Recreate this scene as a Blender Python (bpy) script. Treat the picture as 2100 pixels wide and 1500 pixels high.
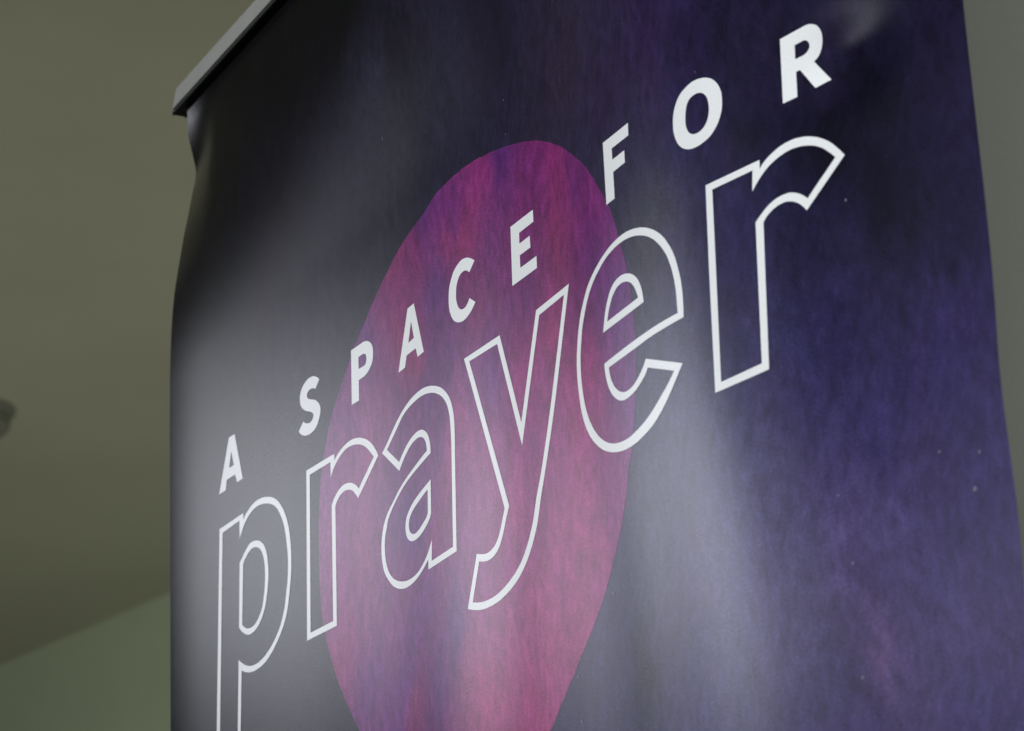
import bpy, bmesh, math
import numpy as np
from mathutils import Vector, Matrix, noise
from mathutils.geometry import delaunay_2d_cdt

for o in list(bpy.data.objects):
    bpy.data.objects.remove(o, do_unlink=True)
scene = bpy.context.scene
C = scene.collection

# ------------------------------------------------------------------ camera
CAM_Z = 1.2
PITCH, ROLL = 0.3485, -0.0264
cam_data = bpy.data.cameras.new("camera")
cam_data.sensor_width = 36.0
cam_data.lens = 36.0 * 6697.2 / 2100.0
cam_data.clip_start = 0.05
cam_data.clip_end = 100
cam_data.dof.use_dof = True
cam_data.dof.focus_distance = 1.72
cam_data.dof.aperture_fstop = 19
cam = bpy.data.objects.new("camera", cam_data)
C.objects.link(cam)
cp, sp, cr, sr = math.cos(PITCH), math.sin(PITCH), math.cos(ROLL), math.sin(ROLL)
right = Vector((cr, -sr * sp, sr * cp))
up = Vector((-sr, -cr * sp, cr * cp))
back = -Vector((0, cp, sp))
cam.matrix_world = Matrix(((right.x, up.x, back.x, 0), (right.y, up.y, back.y, 0),
                           (right.z, up.z, back.z, CAM_Z), (0, 0, 0, 1)))
scene.camera = cam

# ------------------------------------------------------------------ world, lamps, exposure
world = bpy.data.worlds.new("World")
scene.world = world
world.use_nodes = True
bg = world.node_tree.nodes['Background']
bg.inputs[0].default_value = (0.8, 0.85, 0.75, 1)
bg.inputs[1].default_value = 0.02

def area_lamp(name, loc, target, sx, sy, watt, col, spread=180):
    l = bpy.data.lights.new(name, 'AREA')
    l.shape = 'RECTANGLE'; l.size = sx; l.size_y = sy
    l.energy = watt; l.color = col; l.spread = math.radians(spread)
    o = bpy.data.objects.new(name, l); C.objects.link(o)
    o.location = loc
    o.rotation_euler = (Vector(target) - Vector(loc)).to_track_quat('-Z', 'Y').to_euler()
    return o

BC = Vector((0.0, 1.55, 1.65))
def from_banner(az, el, dist):
    a, e = math.radians(az), math.radians(el)
    return BC + dist * Vector((math.sin(a) * math.cos(e), math.cos(a) * math.cos(e), math.sin(e)))


# the window bank down the room on the left, seen only as a soft sheen in the laminate
area_lamp('window_light', from_banner(-61.8, 16.3, 4.2), BC, 1.28, .54, 3.9, (.89, .91, 1.0), 120)
# added lamp, lets the sheen fade out gradually towards the right
area_lamp('sheen_fill_light', from_banner(-86, 15.0, 3.6), BC, 1.9, .6, 2.2, (.90, .90, 1.0), 120)
# broad room light from behind the photographer
area_lamp('room_light', from_banner(-148, 25, 2.7), BC, 1.3, .9, 20, (.97, .985, 1.0), 95)
# added lamp hidden behind the banner, brightens the ceiling and back wall
area_lamp('ceiling_wall_fill', (-.45, 3.6, .6), (-1.0, 6.6, 2.65), 0.8, 0.8, 13.5, (1.0, .975, .86), 140)

scene.view_settings.view_transform = 'Standard'
scene.view_settings.look = 'None'
scene.view_settings.exposure = 0
scene.view_settings.gamma = 1

# ------------------------------------------------------------------ helpers
def tag(o, label=None, cat=None, kind=None, group=None):
    if label: o['label'] = label
    if cat: o['category'] = cat
    if kind: o['kind'] = kind
    if group: o['group'] = group
    return o

def obj(name, bm, mat, parent=None, smooth=False):
    me = bpy.data.meshes.new(name)
    bm.to_mesh(me); bm.free()
    if smooth:
        for p in me.polygons: p.use_smooth = True
    o = bpy.data.objects.new(name, me)
    C.objects.link(o)
    if mat: me.materials.append(mat)
    if parent:
        o.parent = parent
        o.matrix_parent_inverse = Matrix.Identity(4)
        o.location = -parent.matrix_basis.translation if parent.parent is None else (0, 0, 0)
    return o

def add_quad(bm, pts):
    return bm.faces.new([bm.verts.new(p) for p in pts])

def add_hexa(bm, b, t, bevel=0.0):
    """b, t: four bottom and four top corners"""
    vs = [bm.verts.new(p) for p in b] + [bm.verts.new(p) for p in t]
    fs = [(3, 2, 1, 0), (4, 5, 6, 7), (0, 1, 5, 4), (1, 2, 6, 5), (2, 3, 7, 6), (3, 0, 4, 7)]
    for f in fs: bm.faces.new([vs[i] for i in f])
    bmesh.ops.recalc_face_normals(bm, faces=bm.faces[:])
    if bevel:
        bmesh.ops.bevel(bm, geom=bm.edges[:], offset=bevel, segments=2, affect='EDGES')

def node_mat(name):
    m = bpy.data.materials.new(name); m.use_nodes = True
    nt = m.node_tree
    return m, nt, nt.nodes['Principled BSDF']

def wall_mat(name, col, scale=9, amt=0.05, rough=0.9, bump=0.15, grain=420):
    m, nt, b = node_mat(name)
    N, L = nt.nodes, nt.links
    geo = N.new('ShaderNodeNewGeometry')
    n1 = N.new('ShaderNodeTexNoise'); n1.inputs['Scale'].default_value = scale * .25; n1.inputs['Detail'].default_value = 5
    n2 = N.new('ShaderNodeTexNoise'); n2.inputs['Scale'].default_value = grain; n2.inputs['Detail'].default_value = 3
    for n in (n1, n2): L.new(geo.outputs['Position'], n.inputs['Vector'])
    mp = N.new('ShaderNodeMapRange'); mp.inputs['From Min'].default_value = .3; mp.inputs['From Max'].default_value = .7
    mp.inputs['To Min'].default_value = 1 - amt; mp.inputs['To Max'].default_value = 1 + amt
    L.new(n1.outputs[0], mp.inputs['Value'])
    mp2 = N.new('ShaderNodeMapRange'); mp2.inputs['From Min'].default_value = .3; mp2.inputs['From Max'].default_value = .7
    mp2.inputs['To Min'].default_value = .9; mp2.inputs['To Max'].default_value = 1.1
    L.new(n2.outputs[0], mp2.inputs['Value'])
    mu = N.new('ShaderNodeMath'); mu.operation = 'MULTIPLY'
    L.new(mp.outputs[0], mu.inputs[0]); L.new(mp2.outputs[0], mu.inputs[1])
    vm = N.new('ShaderNodeVectorMath'); vm.operation = 'SCALE'; vm.inputs[0].default_value = col
    L.new(mu.outputs[0], vm.inputs['Scale'])
    L.new(vm.outputs[0], b.inputs['Base Color'])
    b.inputs['Roughness'].default_value = rough
    bp = N.new('ShaderNodeBump'); bp.inputs['Strength'].default_value = bump; bp.inputs['Distance'].default_value = .002
    L.new(n2.outputs[0], bp.inputs['Height']); L.new(bp.outputs[0], b.inputs['Normal'])
    return m

def plain_mat(name, col, rough=.5, metal=0.0, amt=.1, scale=60):
    m, nt, b = node_mat(name)
    N, L = nt.nodes, nt.links
    tc = N.new('ShaderNodeTexCoord')
    n1 = N.new('ShaderNodeTexNoise'); n1.inputs['Scale'].default_value = scale; n1.inputs['Detail'].default_value = 4
    L.new(tc.outputs['Object'], n1.inputs['Vector'])
    mp = N.new('ShaderNodeMapRange'); mp.inputs['From Min'].default_value = .3; mp.inputs['From Max'].default_value = .7
    mp.inputs['To Min'].default_value = 1 - amt; mp.inputs['To Max'].default_value = 1 + amt
    L.new(n1.outputs[0], mp.inputs['Value'])
    vm = N.new('ShaderNodeVectorMath'); vm.operation = 'SCALE'; vm.inputs[0].default_value = col
    L.new(mp.outputs[0], vm.inputs['Scale']); L.new(vm.outputs[0], b.inputs['Base Color'])
    b.inputs['Roughness'].default_value = rough; b.inputs['Metallic'].default_value = metal
    return m

PANEL_ROUGH = 0.26
def print_mat(name, color=None, vivid=1.0, hue=(.85, .95, 1.0)):
    """matt laminated print: ink colour (attribute or constant) x brushed paper-like mottling, one gloss"""
    m, nt, b = node_mat(name)
    N, L = nt.nodes, nt.links
    uv = N.new('ShaderNodeUVMap'); uv.uv_map = 'UVMap'      # banner coordinates in metres
    fine = N.new('ShaderNodeTexNoise'); fine.inputs['Scale'].default_value = 850; fine.inputs['Detail'].default_value = 3
    L.new(uv.outputs[0], fine.inputs['Vector'])
    if color is None:
        at = N.new('ShaderNodeAttribute'); at.attribute_name = 'ink'
        # short brush strokes, slanted, warped
        wv = N.new('ShaderNodeTexNoise'); wv.inputs['Scale'].default_value = 14; wv.inputs['Detail'].default_value = 2
        L.new(uv.outputs[0], wv.inputs['Vector'])
        wsc = N.new('ShaderNodeVectorMath'); wsc.operation = 'MULTIPLY_ADD'
        wsc.inputs[1].default_value = (.02, .01, 0)
        L.new(wv.outputs['Color'], wsc.inputs[0]); L.new(uv.outputs[0], wsc.inputs[2])
        def stroke(rot, sx, sy, det):
            mp = N.new('ShaderNodeMapping'); mp.inputs['Rotation'].default_value = (0, 0, math.radians(rot))
            mp.inputs['Scale'].default_value = (sx, sy, 1)
            L.new(wsc.outputs[0], mp.inputs['Vector'])
            n = N.new('ShaderNodeTexNoise'); n.inputs['Scale'].default_value = 1; n.inputs['Detail'].default_value = det
            n.inputs['Roughness'].default_value = .62
            L.new(mp.outputs[0], n.inputs['Vector'])
            return n
        s1 = stroke(33, 240, 110, 6); s2 = stroke(6, 62, 15, 5); s3 = stroke(40, 120, 70, 7)
        def rng(n, lo, hi, a=.32, c=.68):
            r = N.new('ShaderNodeMapRange'); r.inputs['From Min'].default_value = a; r.inputs['From Max'].default_value = c
            r.inputs['To Min'].default_value = lo; r.inputs['To Max'].default_value = hi
            L.new(n.outputs[0], r.inputs['Value']); return r
        r1 = rng(s1, 1 - .20 * vivid, 1 + .22 * vivid); r2 = rng(s2, 1 - .13 * vivid, 1 + .14 * vivid)
        r3 = rng(s3, 1 - .22 * vivid, 1 + .24 * vivid); r4 = rng(fine, .80, 1.22)
        prev = r1
        for r in (r2, r3, r4):
            mu = N.new('ShaderNodeMath'); mu.operation = 'MULTIPLY'
            L.new(prev.outputs[0], mu.inputs[0]); L.new(r.outputs[0], mu.inputs[1]); prev = mu
        # cooler brush marks drift through the colour
        h1 = stroke(30, 26, 13, 7); h1.inputs['Roughness'].default_value = .68
        hr = rng(h1, 0, 1, .40, .62)
        cool = N.new('ShaderNodeVectorMath'); cool.operation = 'MULTIPLY'; cool.inputs[1].default_value = hue
        L.new(at.outputs['Color'], cool.inputs[0])
        hm = N.new('ShaderNodeMix'); hm.data_type = 'RGBA'
        L.new(hr.outputs[0], hm.inputs[0]); L.new(at.outputs['Color'], hm.inputs[6]); L.new(cool.outputs[0], hm.inputs[7])
        vm = N.new('ShaderNodeVectorMath'); vm.operation = 'SCALE'
        L.new(hm.outputs[2], vm.inputs[0]); L.new(prev.outputs[0], vm.inputs['Scale'])
        L.new(vm.outputs[0], b.inputs['Base Color'])
    else:
        r4 = N.new('ShaderNodeMapRange'); r4.inputs['From Min'].default_value = .3; r4.inputs['From Max'].default_value = .7
        r4.inputs['To Min'].default_value = .96; r4.inputs['To Max'].default_value = 1.03
        L.new(fine.outputs[0], r4.inputs['Value'])
        vm = N.new('ShaderNodeVectorMath'); vm.operation = 'SCALE'; vm.inputs[0].default_value = color
        L.new(r4.outputs[0], vm.inputs['Scale']); L.new(vm.outputs[0], b.inputs['Base Color'])
    b.inputs['Roughness'].default_value = .9
    b.inputs['Specular IOR Level'].default_value = 0
    # satin laminate over the ink
    gl = N.new('ShaderNodeBsdfGlossy'); gl.distribution = 'BECKMANN'; gl.inputs['Roughness'].default_value = PANEL_ROUGH
    fr = N.new('ShaderNodeFresnel'); fr.inputs['IOR'].default_value = 1.5
    mx = N.new('ShaderNodeMixShader'); out = nt.nodes['Material Output']
    g2 = N.new('ShaderNodeBsdfGlossy'); g2.distribution = 'BECKMANN'; g2.inputs['Roughness'].default_value = .5
    gr = N.new('ShaderNodeMapRange'); gr.inputs['From Min'].default_value = .3; gr.inputs['From Max'].default_value = .7
    gr.inputs['To Min'].default_value = .84; gr.inputs['To Max'].default_value = 1.12
    L.new(fine.outputs[0], gr.inputs['Value']); L.new(gr.outputs[0], gl.inputs['Color'])
    gm = N.new('ShaderNodeMixShader'); gm.inputs[0].default_value = .07
    L.new(gl.outputs[0], gm.inputs[1]); L.new(g2.outputs[0], gm.inputs[2])
    L.new(fr.outputs[0], mx.inputs[0]); L.new(b.outputs[0], mx.inputs[1]); L.new(gm.outputs[0], mx.inputs[2])
    L.new(mx.outputs[0], out.inputs['Surface'])
    bp = N.new('ShaderNodeBump'); bp.inputs['Strength'].default_value = .12; bp.inputs['Distance'].default_value = .0002
    L.new(fine.outputs[0], bp.inputs['Height']); L.new(bp.outputs[0], b.inputs['Normal']); L.new(bp.outputs[0], gl.inputs['Normal'])
    return m

# ------------------------------------------------------------------ room
HC = 3.2                                   # ceiling height
ceil_m = wall_mat('ceiling_paint', (0.505, 0.505, 0.4))
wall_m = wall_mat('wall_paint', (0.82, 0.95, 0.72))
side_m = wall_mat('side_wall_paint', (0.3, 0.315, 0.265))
floor_m = wall_mat('floor_carpet', (.10, .10, .11), grain=300)
dark_m = wall_mat('far_wall_paint', (.16, .15, .13))
A1, A2 = Vector((-1.2285, 7.4861)), Vector((-0.7625, 6.9045))
ad = (A2 - A1).normalized()
corner = A1 + ad * ((0.12 - A1.x) / ad.x)
left_end = A1 - ad * ((A1.x + 4.6) / ad.x)
B2 = Vector((0.42, 2.45)); bd = (B2 - corner).normalized()
right_end = corner + bd * 8.5

def slab(name, p, q, z0, z1, thick, mat, label, side=1, cat='wall', kind='structure'):
    """upright wall slab between plan points p and q; thickness grows away from the room"""
    p, q = Vector(p), Vector(q)
    d = (q - p).normalized(); n = Vector((-d.y, d.x)) * side * thick
    bm = bmesh.new()
    add_hexa(bm, [(p.x, p.y, z0), (q.x, q.y, z0), (q.x + n.x, q.y + n.y, z0), (p.x + n.x, p.y + n.y, z0)],
             [(p.x, p.y, z1), (q.x, q.y, z1), (q.x + n.x, q.y + n.y, z1), (p.x + n.x, p.y + n.y, z1)])
    o = obj(name, bm, mat)
    return tag(o, label, cat, kind)

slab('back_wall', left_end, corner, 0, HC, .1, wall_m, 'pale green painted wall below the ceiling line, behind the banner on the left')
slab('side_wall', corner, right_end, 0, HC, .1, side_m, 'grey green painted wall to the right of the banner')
bm = bmesh.new(); add_hexa(bm, [(-4.7, -4.1, -.1), (1.8, -4.1, -.1), (1.8, 13, -.1), (-4.7, 13, -.1)],
                           [(-4.7, -4.1, 0), (1.8, -4.1, 0), (1.8, 13, 0), (-4.7, 13, 0)])
tag(obj('floor', bm, floor_m), 'dark carpeted floor under the banner', 'floor', 'structure')
bm = bmesh.new(); add_hexa(bm, [(-4.7, -4.1, HC), (1.8, -4.1, HC), (1.8, 13, HC), (-4.7, 13, HC)],
                           [(-4.7, -4.1, HC + .1), (1.8, -4.1, HC + .1), (1.8, 13, HC + .1), (-4.7, 13, HC + .1)])
tag(obj('ceiling', bm, ceil_m), 'olive beige painted ceiling above and left of the banner', 'ceiling', 'structure')

# added dark panel over the far left, unseen, darkens what the laminate mirrors
bm = bmesh.new(); add_hexa(bm, [(-4.6, -4, HC - .12), (-1.9, -4, HC - .12), (-1.9, 8.4, HC - .12), (-4.6, 8.4, HC - .12)],
                           [(-4.6, -4, HC - .002), (-1.9, -4, HC - .002), (-1.9, 8.4, HC - .002), (-4.6, 8.4, HC - .002)])
tag(obj('ceiling', bm, wall_mat('reflection_blocker', (.03, .03, .03))), 'added dark panel under the ceiling, out of view, darkening the banner reflections', 'ceiling', 'structure')

# smoke detector on the ceiling at the left edge of the picture
white_plastic = plain_mat('detector_plastic', (.20, .20, .175), .5)
det = bpy.data.objects.new('smoke_detector', None); C.objects.link(det); det.location = (-0.98, 5.66, 3.2)
tag(det, 'small round dark detector on the ceiling at the left edge', 'smoke detector')
def lathe(profile, seg=40):
    bm = bmesh.new(); rings = []
    for r, z in profile:
        rings.append([bm.verts.new((r * math.cos(2 * math.pi * i / seg), r * math.sin(2 * math.pi * i / seg), z)) for i in range(seg)])
    for a, b_ in zip(rings, rings[1:]):
        for i in range(seg): bm.faces.new((a[i], a[(i + 1) % seg], b_[(i + 1) % seg], b_[i]))
    bm.faces.new(rings[0]); bm.faces.new(rings[-1])
    bmesh.ops.recalc_face_normals(bm, faces=bm.faces[:])
    return bm
o = obj('mounting_ring', lathe([(.066, 0), (.066, -.010), (.061, -.014)]), white_plastic); o.parent = det
o = obj('housing', lathe([(.056, -.013), (.056, -.038), (.046, -.048), (.019, -.052)]), white_plastic); o.parent = det

# ------------------------------------------------------------------ banner surface
U = 0.6137                                  # metres per survey unit
OD, ON, OO = Vector((0.47637634, -0.87924148)), Vector((0.87924148, 0.47637634)), Vector((0, 2.55796092))
KN=[(-.80,.0005),(-.73,-.0035),(-.69,-.0044),(-.62,-.0033),(-.50,.00074),(-.40,.00386),(-.345,.00463),(-.30,.00484),(-.22,.00438),(-.17,.00271),(-.10,.00073),(-.02,-.00013),(.05,-.00424),(.12,-.00921),(.19,-.01616),(.25,-.0200),(.30,-.0214),(.34,-.0198),(.40,-.0105),(.46,.0078),(.55,.03025),(.65,.04794),(.72,.06002)]
def spline(K):
    n=len(K); x=[k[0] for k in K]; y=[k[1] for k in K]
    h=[x[i+1]-x[i] for i in range(n-1)]
    a=[0]*n; c=[0]*n; l=[1]*n; mu=[0]*n; z=[0]*n
    for i in range(1,n-1):
        al=3*(y[i+1]-y[i])/h[i]-3*(y[i]-y[i-1])/h[i-1]
        l[i]=2*(x[i+1]-x[i-1])-h[i-1]*mu[i-1]; mu[i]=h[i]/l[i]; z[i]=(al-h[i-1]*z[i-1])/l[i]
    for i in range(n-2,-1,-1): c[i]=z[i]-mu[i]*c[i+1]
    def f(t):
        t=min(max(t,x[0]),x[-1]); i=0
        while i<n-2 and t>x[i+1]: i+=1
        b=(y[i+1]-y[i])/h[i]-h[i]*(c[i+1]+2*c[i])/3; d=(c[i+1]-c[i])/(3*h[i]); u=t-x[i]
        return y[i]+b*u+c[i]*u*u+d*u**3
    return f
base=spline(KN)
# smoothing: average over window
def basesm(s):
    w=[.1,.2,.4,.2,.1]; return sum(a*base(s+o) for a,o in zip(w,(-.03,-.015,0,.015,.03)))
def sst(a,b,t):
    t=min(max((t-a)/(b-a),0),1); return t*t*(3-2*t)
curl=spline([(.2,0),(1.18,0),(1.22,.0003),(1.26,.002),(1.29,.005),(1.32,.008),(1.35,.0122),(1.375,.0155),(1.393,.0172),(1.408,.0135),(1.43,.007),(1.4435,.003),(1.4545,0),(1.5,0)])
def dev(s,z):
    w=sst(1.15,1.45,z); bot=1-sst(.45,.85,z)
    v=basesm(s-.038*(1-sst(.55,.98,z))*sst(.02,.2,s))
    v-=.009*bot*math.exp(-((s-.55)/.16)**2)+.001*bot*math.exp(-((s+.45)/.2)**2)
    zz=z-.88
    L=1-sst(-.4,-.1,s); R=sst(.1,.3,s); v+=max(zz,-.5)*(-.0172*L-.0045*(1-L)*(1-R)-.0224*R)
    v=v*(1-w)+w*(-.02*(s+.73))
    x=max(s+.727,0)/.085
    v+=curl(z)*(math.sqrt((1-x)**2+.02)+(1-x))*.497
    v+=.0068*math.exp(-(((s-.485)/.042)**2+((z-1.012)/.028)**2))
    return v

def bpos(s, z, off=0.0):
    """s across, z height above the lens (survey units), off = metres in front of the sheet"""
    dv = dev(s, z) - off / U
    p = OO + OD * s + ON * dv
    return Vector((p.x * U, p.y * U, z * U + CAM_Z))
def bpos_flat(s, z, dv):
    p = OO + OD * s + ON * dv
    return Vector((p.x * U, p.y * U, z * U + CAM_Z))
def interp(K, t):
    if t <= K[0][0]: return K[0][1]
    for (a, va), (b_, vb) in zip(K, K[1:]):
        if t <= b_:
            w = (t - a) / (b_ - a); w = w * w * (3 - 2 * w)
            return va + (vb - va) * w
    return K[-1][1]
S_LEFT = [(.4, -.7375), (1.10, -.7345), (1.36, -.7265), (1.43, -.7245), (1.4545, -.7116)]
S_RIGHT = [(.50, .620), (.6, .6174), (.75, .6079), (1.0, .6024), (1.46, .6024)]
RAIL_Z = lambda s: 1.459 + .024 * (s + .735)

root = bpy.data.objects.new('banner_stand', None); C.objects.link(root)
root.location = bpos_flat(-.07, -CAM_Z / U, 0)
tag(root, 'tall dark purple roll-up banner with white lettering reading a space for prayer', 'banner')
bpy.context.view_layer.update()

def srgb(c):
    c = c / 255.0
    return c / 12.92 if c <= .04045 else ((c + .055) / 1.055) ** 2.4

BASE_INK_AND_SHADE = [(-402.9, 820.4, 20, 19, 14, 1),
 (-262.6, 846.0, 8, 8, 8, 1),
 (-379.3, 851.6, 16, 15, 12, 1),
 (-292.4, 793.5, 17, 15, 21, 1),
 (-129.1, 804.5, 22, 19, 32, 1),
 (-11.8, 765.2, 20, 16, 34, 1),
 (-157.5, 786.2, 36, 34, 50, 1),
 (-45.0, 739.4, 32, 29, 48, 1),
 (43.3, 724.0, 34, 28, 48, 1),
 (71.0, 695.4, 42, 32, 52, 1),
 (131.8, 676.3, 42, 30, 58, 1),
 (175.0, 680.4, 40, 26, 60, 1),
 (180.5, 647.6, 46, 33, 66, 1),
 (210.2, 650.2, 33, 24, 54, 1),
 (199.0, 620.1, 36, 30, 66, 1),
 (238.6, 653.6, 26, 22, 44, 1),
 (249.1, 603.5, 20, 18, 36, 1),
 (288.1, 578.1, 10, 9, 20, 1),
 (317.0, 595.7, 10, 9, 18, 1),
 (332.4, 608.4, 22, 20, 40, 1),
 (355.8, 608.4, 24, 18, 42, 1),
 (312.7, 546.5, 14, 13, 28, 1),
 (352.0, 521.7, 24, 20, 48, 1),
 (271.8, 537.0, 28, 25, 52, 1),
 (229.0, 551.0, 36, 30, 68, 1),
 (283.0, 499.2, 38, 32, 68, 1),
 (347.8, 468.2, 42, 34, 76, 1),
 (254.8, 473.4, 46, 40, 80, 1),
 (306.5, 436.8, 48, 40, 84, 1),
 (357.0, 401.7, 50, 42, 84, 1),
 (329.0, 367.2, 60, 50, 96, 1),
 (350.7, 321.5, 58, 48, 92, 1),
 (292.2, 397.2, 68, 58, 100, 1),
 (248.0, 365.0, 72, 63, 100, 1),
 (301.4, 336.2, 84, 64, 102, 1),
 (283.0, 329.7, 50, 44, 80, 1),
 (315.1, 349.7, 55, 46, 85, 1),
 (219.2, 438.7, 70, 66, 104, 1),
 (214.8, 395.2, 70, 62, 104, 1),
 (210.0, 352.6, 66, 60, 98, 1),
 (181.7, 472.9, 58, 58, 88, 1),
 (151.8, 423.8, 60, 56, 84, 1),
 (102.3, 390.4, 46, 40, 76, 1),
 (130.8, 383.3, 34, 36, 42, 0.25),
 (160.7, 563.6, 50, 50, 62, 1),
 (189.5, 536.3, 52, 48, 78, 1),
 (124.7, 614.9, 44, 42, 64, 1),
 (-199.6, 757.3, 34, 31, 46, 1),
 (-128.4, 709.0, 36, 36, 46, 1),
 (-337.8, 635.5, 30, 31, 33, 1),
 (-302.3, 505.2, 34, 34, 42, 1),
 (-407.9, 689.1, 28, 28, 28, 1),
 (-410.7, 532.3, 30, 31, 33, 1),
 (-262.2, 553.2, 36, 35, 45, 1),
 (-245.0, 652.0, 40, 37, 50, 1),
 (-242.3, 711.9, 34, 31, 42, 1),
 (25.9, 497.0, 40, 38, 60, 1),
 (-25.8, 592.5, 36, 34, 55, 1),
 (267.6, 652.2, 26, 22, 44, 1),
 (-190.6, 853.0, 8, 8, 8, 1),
 (272.3, 301.0, 50, 42, 90, 1),
 (-425.5, 887.4, 3, 3, 3, 1),  # from here on: contact shade below the rail, painted into the ink
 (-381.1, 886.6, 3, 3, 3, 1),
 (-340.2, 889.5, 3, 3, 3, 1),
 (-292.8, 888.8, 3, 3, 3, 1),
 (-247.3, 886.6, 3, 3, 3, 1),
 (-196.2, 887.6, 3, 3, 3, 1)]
OVAL_INK = [(39.2, 673.6, 111, 36, 98, 1),
 (-2.5, 685.2, 87, 37, 102, 1),
 (50.4, 663.6, 122, 37, 94, 1),
 (-31.9, 685.8, 126, 41, 102, 1),
 (25.8, 654.6, 103, 36, 94, 1),
 (85.2, 644.0, 95, 36, 98, 1),
 (71.6, 631.1, 118, 41, 94, 1),
 (107.2, 616.8, 113, 37, 102, 1),
 (-66.9, 685.2, 103, 39, 106, 1),
 (-56.1, 664.1, 134, 47, 94, 1),
 (-91.3, 688.8, 87, 41, 106, 1),
 (-104.8, 670.9, 115, 41, 94, 1),
 (-130.4, 668.7, 122, 44, 94, 1),
 (-87.4, 641.7, 87, 45, 102, 1),
 (-22.6, 646.0, 95, 41, 97, 1),
 (9.8, 601.4, 107, 47, 102, 1),
 (-40.9, 625.1, 115, 47, 94, 1),
 (52.7, 617.4, 118, 41, 86, 1),
 (62.8, 597.8, 115, 42, 89, 1),
 (93.4, 601.6, 99, 39, 98, 1),
 (109.2, 580.3, 95, 41, 102, 1),
 (123.0, 552.7, 84, 44, 106, 1),
 (125.5, 529.6, 87, 41, 106, 1),
 (90.4, 572.1, 111, 42, 94, 1),
 (43.0, 568.5, 134, 47, 98, 1),
 (91.2, 526.5, 130, 41, 98, 1),
 (127.2, 502.2, 99, 44, 110, 1),
 (115.3, 493.9, 127, 50, 108, 1),
 (72.1, 507.8, 146, 52, 112, 1),
 (17.2, 538.3, 142, 53, 114, 1),
 (-27.0, 571.3, 103, 53, 114, 1),
 (-65.7, 592.3, 95, 46, 102, 1),
 (-50.8, 546.7, 139, 57, 112, 1),
 (-3.5, 493.0, 146, 60, 115, 1),
 (-30.4, 513.9, 129, 57, 112, 1),
 (79.3, 468.5, 146, 50, 108, 1),
 (38.7, 443.1, 149, 54, 112, 1),
 (-3.0, 416.9, 149, 57, 112, 1),
 (17.6, 387.2, 155, 57, 112, 1),
 (63.3, 412.2, 152, 52, 108, 1),
 (-102.5, 590.7, 84, 44, 102, 1),
 (-128.9, 571.2, 99, 49, 102, 1),
 (-86.2, 544.2, 102, 50, 108, 1),
 (-69.2, 525.5, 133, 52, 105, 1),
 (-118.9, 518.4, 91, 46, 108, 1),
 (-89.0, 491.0, 120, 46, 99, 1),
 (-139.2, 491.4, 111, 46, 104, 1),
 (-175.4, 515.0, 127, 56, 108, 1),
 (-210.5, 567.5, 127, 60, 115, 1),
 (-184.2, 588.4, 129, 60, 112, 1),
 (-158.3, 609.0, 111, 44, 98, 1),
 (-126.4, 621.2, 122, 41, 90, 1),
 (-169.4, 635.8, 87, 46, 102, 1),
 (-189.8, 477.0, 123, 52, 108, 1),
 (-121.9, 459.8, 99, 46, 113, 1),
 (-73.0, 452.4, 87, 46, 108, 1),
 (-92.4, 426.0, 91, 46, 108, 1),
 (-142.3, 430.1, 95, 46, 113, 1),
 (-57.8, 417.6, 133, 52, 105, 1),
 (-215.3, 469.5, 136, 49, 108, 1),
 (-124.3, 412.6, 120, 46, 99, 1),
 (-37.4, 392.6, 149, 52, 108, 1),
 (-178.8, 446.9, 99, 46, 113, 1)]
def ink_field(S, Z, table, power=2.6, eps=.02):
    """colour of the artwork and any painted shade at banner points (mm): weighted by nearest colour spots, wobbled by noise"""
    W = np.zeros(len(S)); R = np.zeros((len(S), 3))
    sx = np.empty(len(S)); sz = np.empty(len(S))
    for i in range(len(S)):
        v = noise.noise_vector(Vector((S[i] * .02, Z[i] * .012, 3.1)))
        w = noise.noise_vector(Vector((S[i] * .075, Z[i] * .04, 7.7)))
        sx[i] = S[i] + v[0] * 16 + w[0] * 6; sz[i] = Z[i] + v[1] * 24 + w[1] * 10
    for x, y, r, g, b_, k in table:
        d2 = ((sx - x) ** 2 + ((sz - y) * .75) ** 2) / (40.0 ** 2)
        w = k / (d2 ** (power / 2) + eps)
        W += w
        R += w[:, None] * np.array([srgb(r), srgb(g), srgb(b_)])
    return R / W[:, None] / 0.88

def set_ink(me, SZ, table):
    S = np.array([p[0] for p in SZ]); Z = np.array([p[1] for p in SZ])
    col = ink_field(S, Z, table)
    a = me.attributes.new('ink', 'FLOAT_COLOR', 'POINT')
    buf = np.ones((len(S), 4), dtype=np.float32); buf[:, :3] = col
    a.data.foreach_set('color', buf.ravel())

def set_uv(me, SZ):
    uvl = me.uv_layers.new(name='UVMap')
    idx = np.empty(len(me.loops), dtype=np.int32); me.loops.foreach_get('vertex_index', idx)
    A = np.array(SZ, dtype=np.float32) * .001
    uvl.data.foreach_set('uv', A[idx].ravel())

def mesh_obj(name, verts, faces, mat, parent):
    me = bpy.data.meshes.new(name)
    me.from_pydata([tuple(v) for v in verts], [], faces)
    me.materials.append(mat)
    for p in me.polygons: p.use_smooth = True
    o = bpy.data.objects.new(name, me); C.objects.link(o)
    o.parent = parent
    return o
RL = root.location.copy()
def set_normals(me, SZ):
    """true surface normals of the sheet, so that thin decals shade exactly like it"""
    N = []
    for x, y in SZ:
        s, z = x / 1000 / U, y / 1000 / U; h = .002
        a = bpos(s + h, z) - bpos(s - h, z); b_ = bpos(s, z + h) - bpos(s, z - h)
        n = b_.cross(a); n.normalize()
        if n.dot(Vector((-ON.x, -ON.y, 0))) < 0: n.negate()
        N.append(n)
    me.normals_split_custom_set_from_vertices(N)

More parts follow.
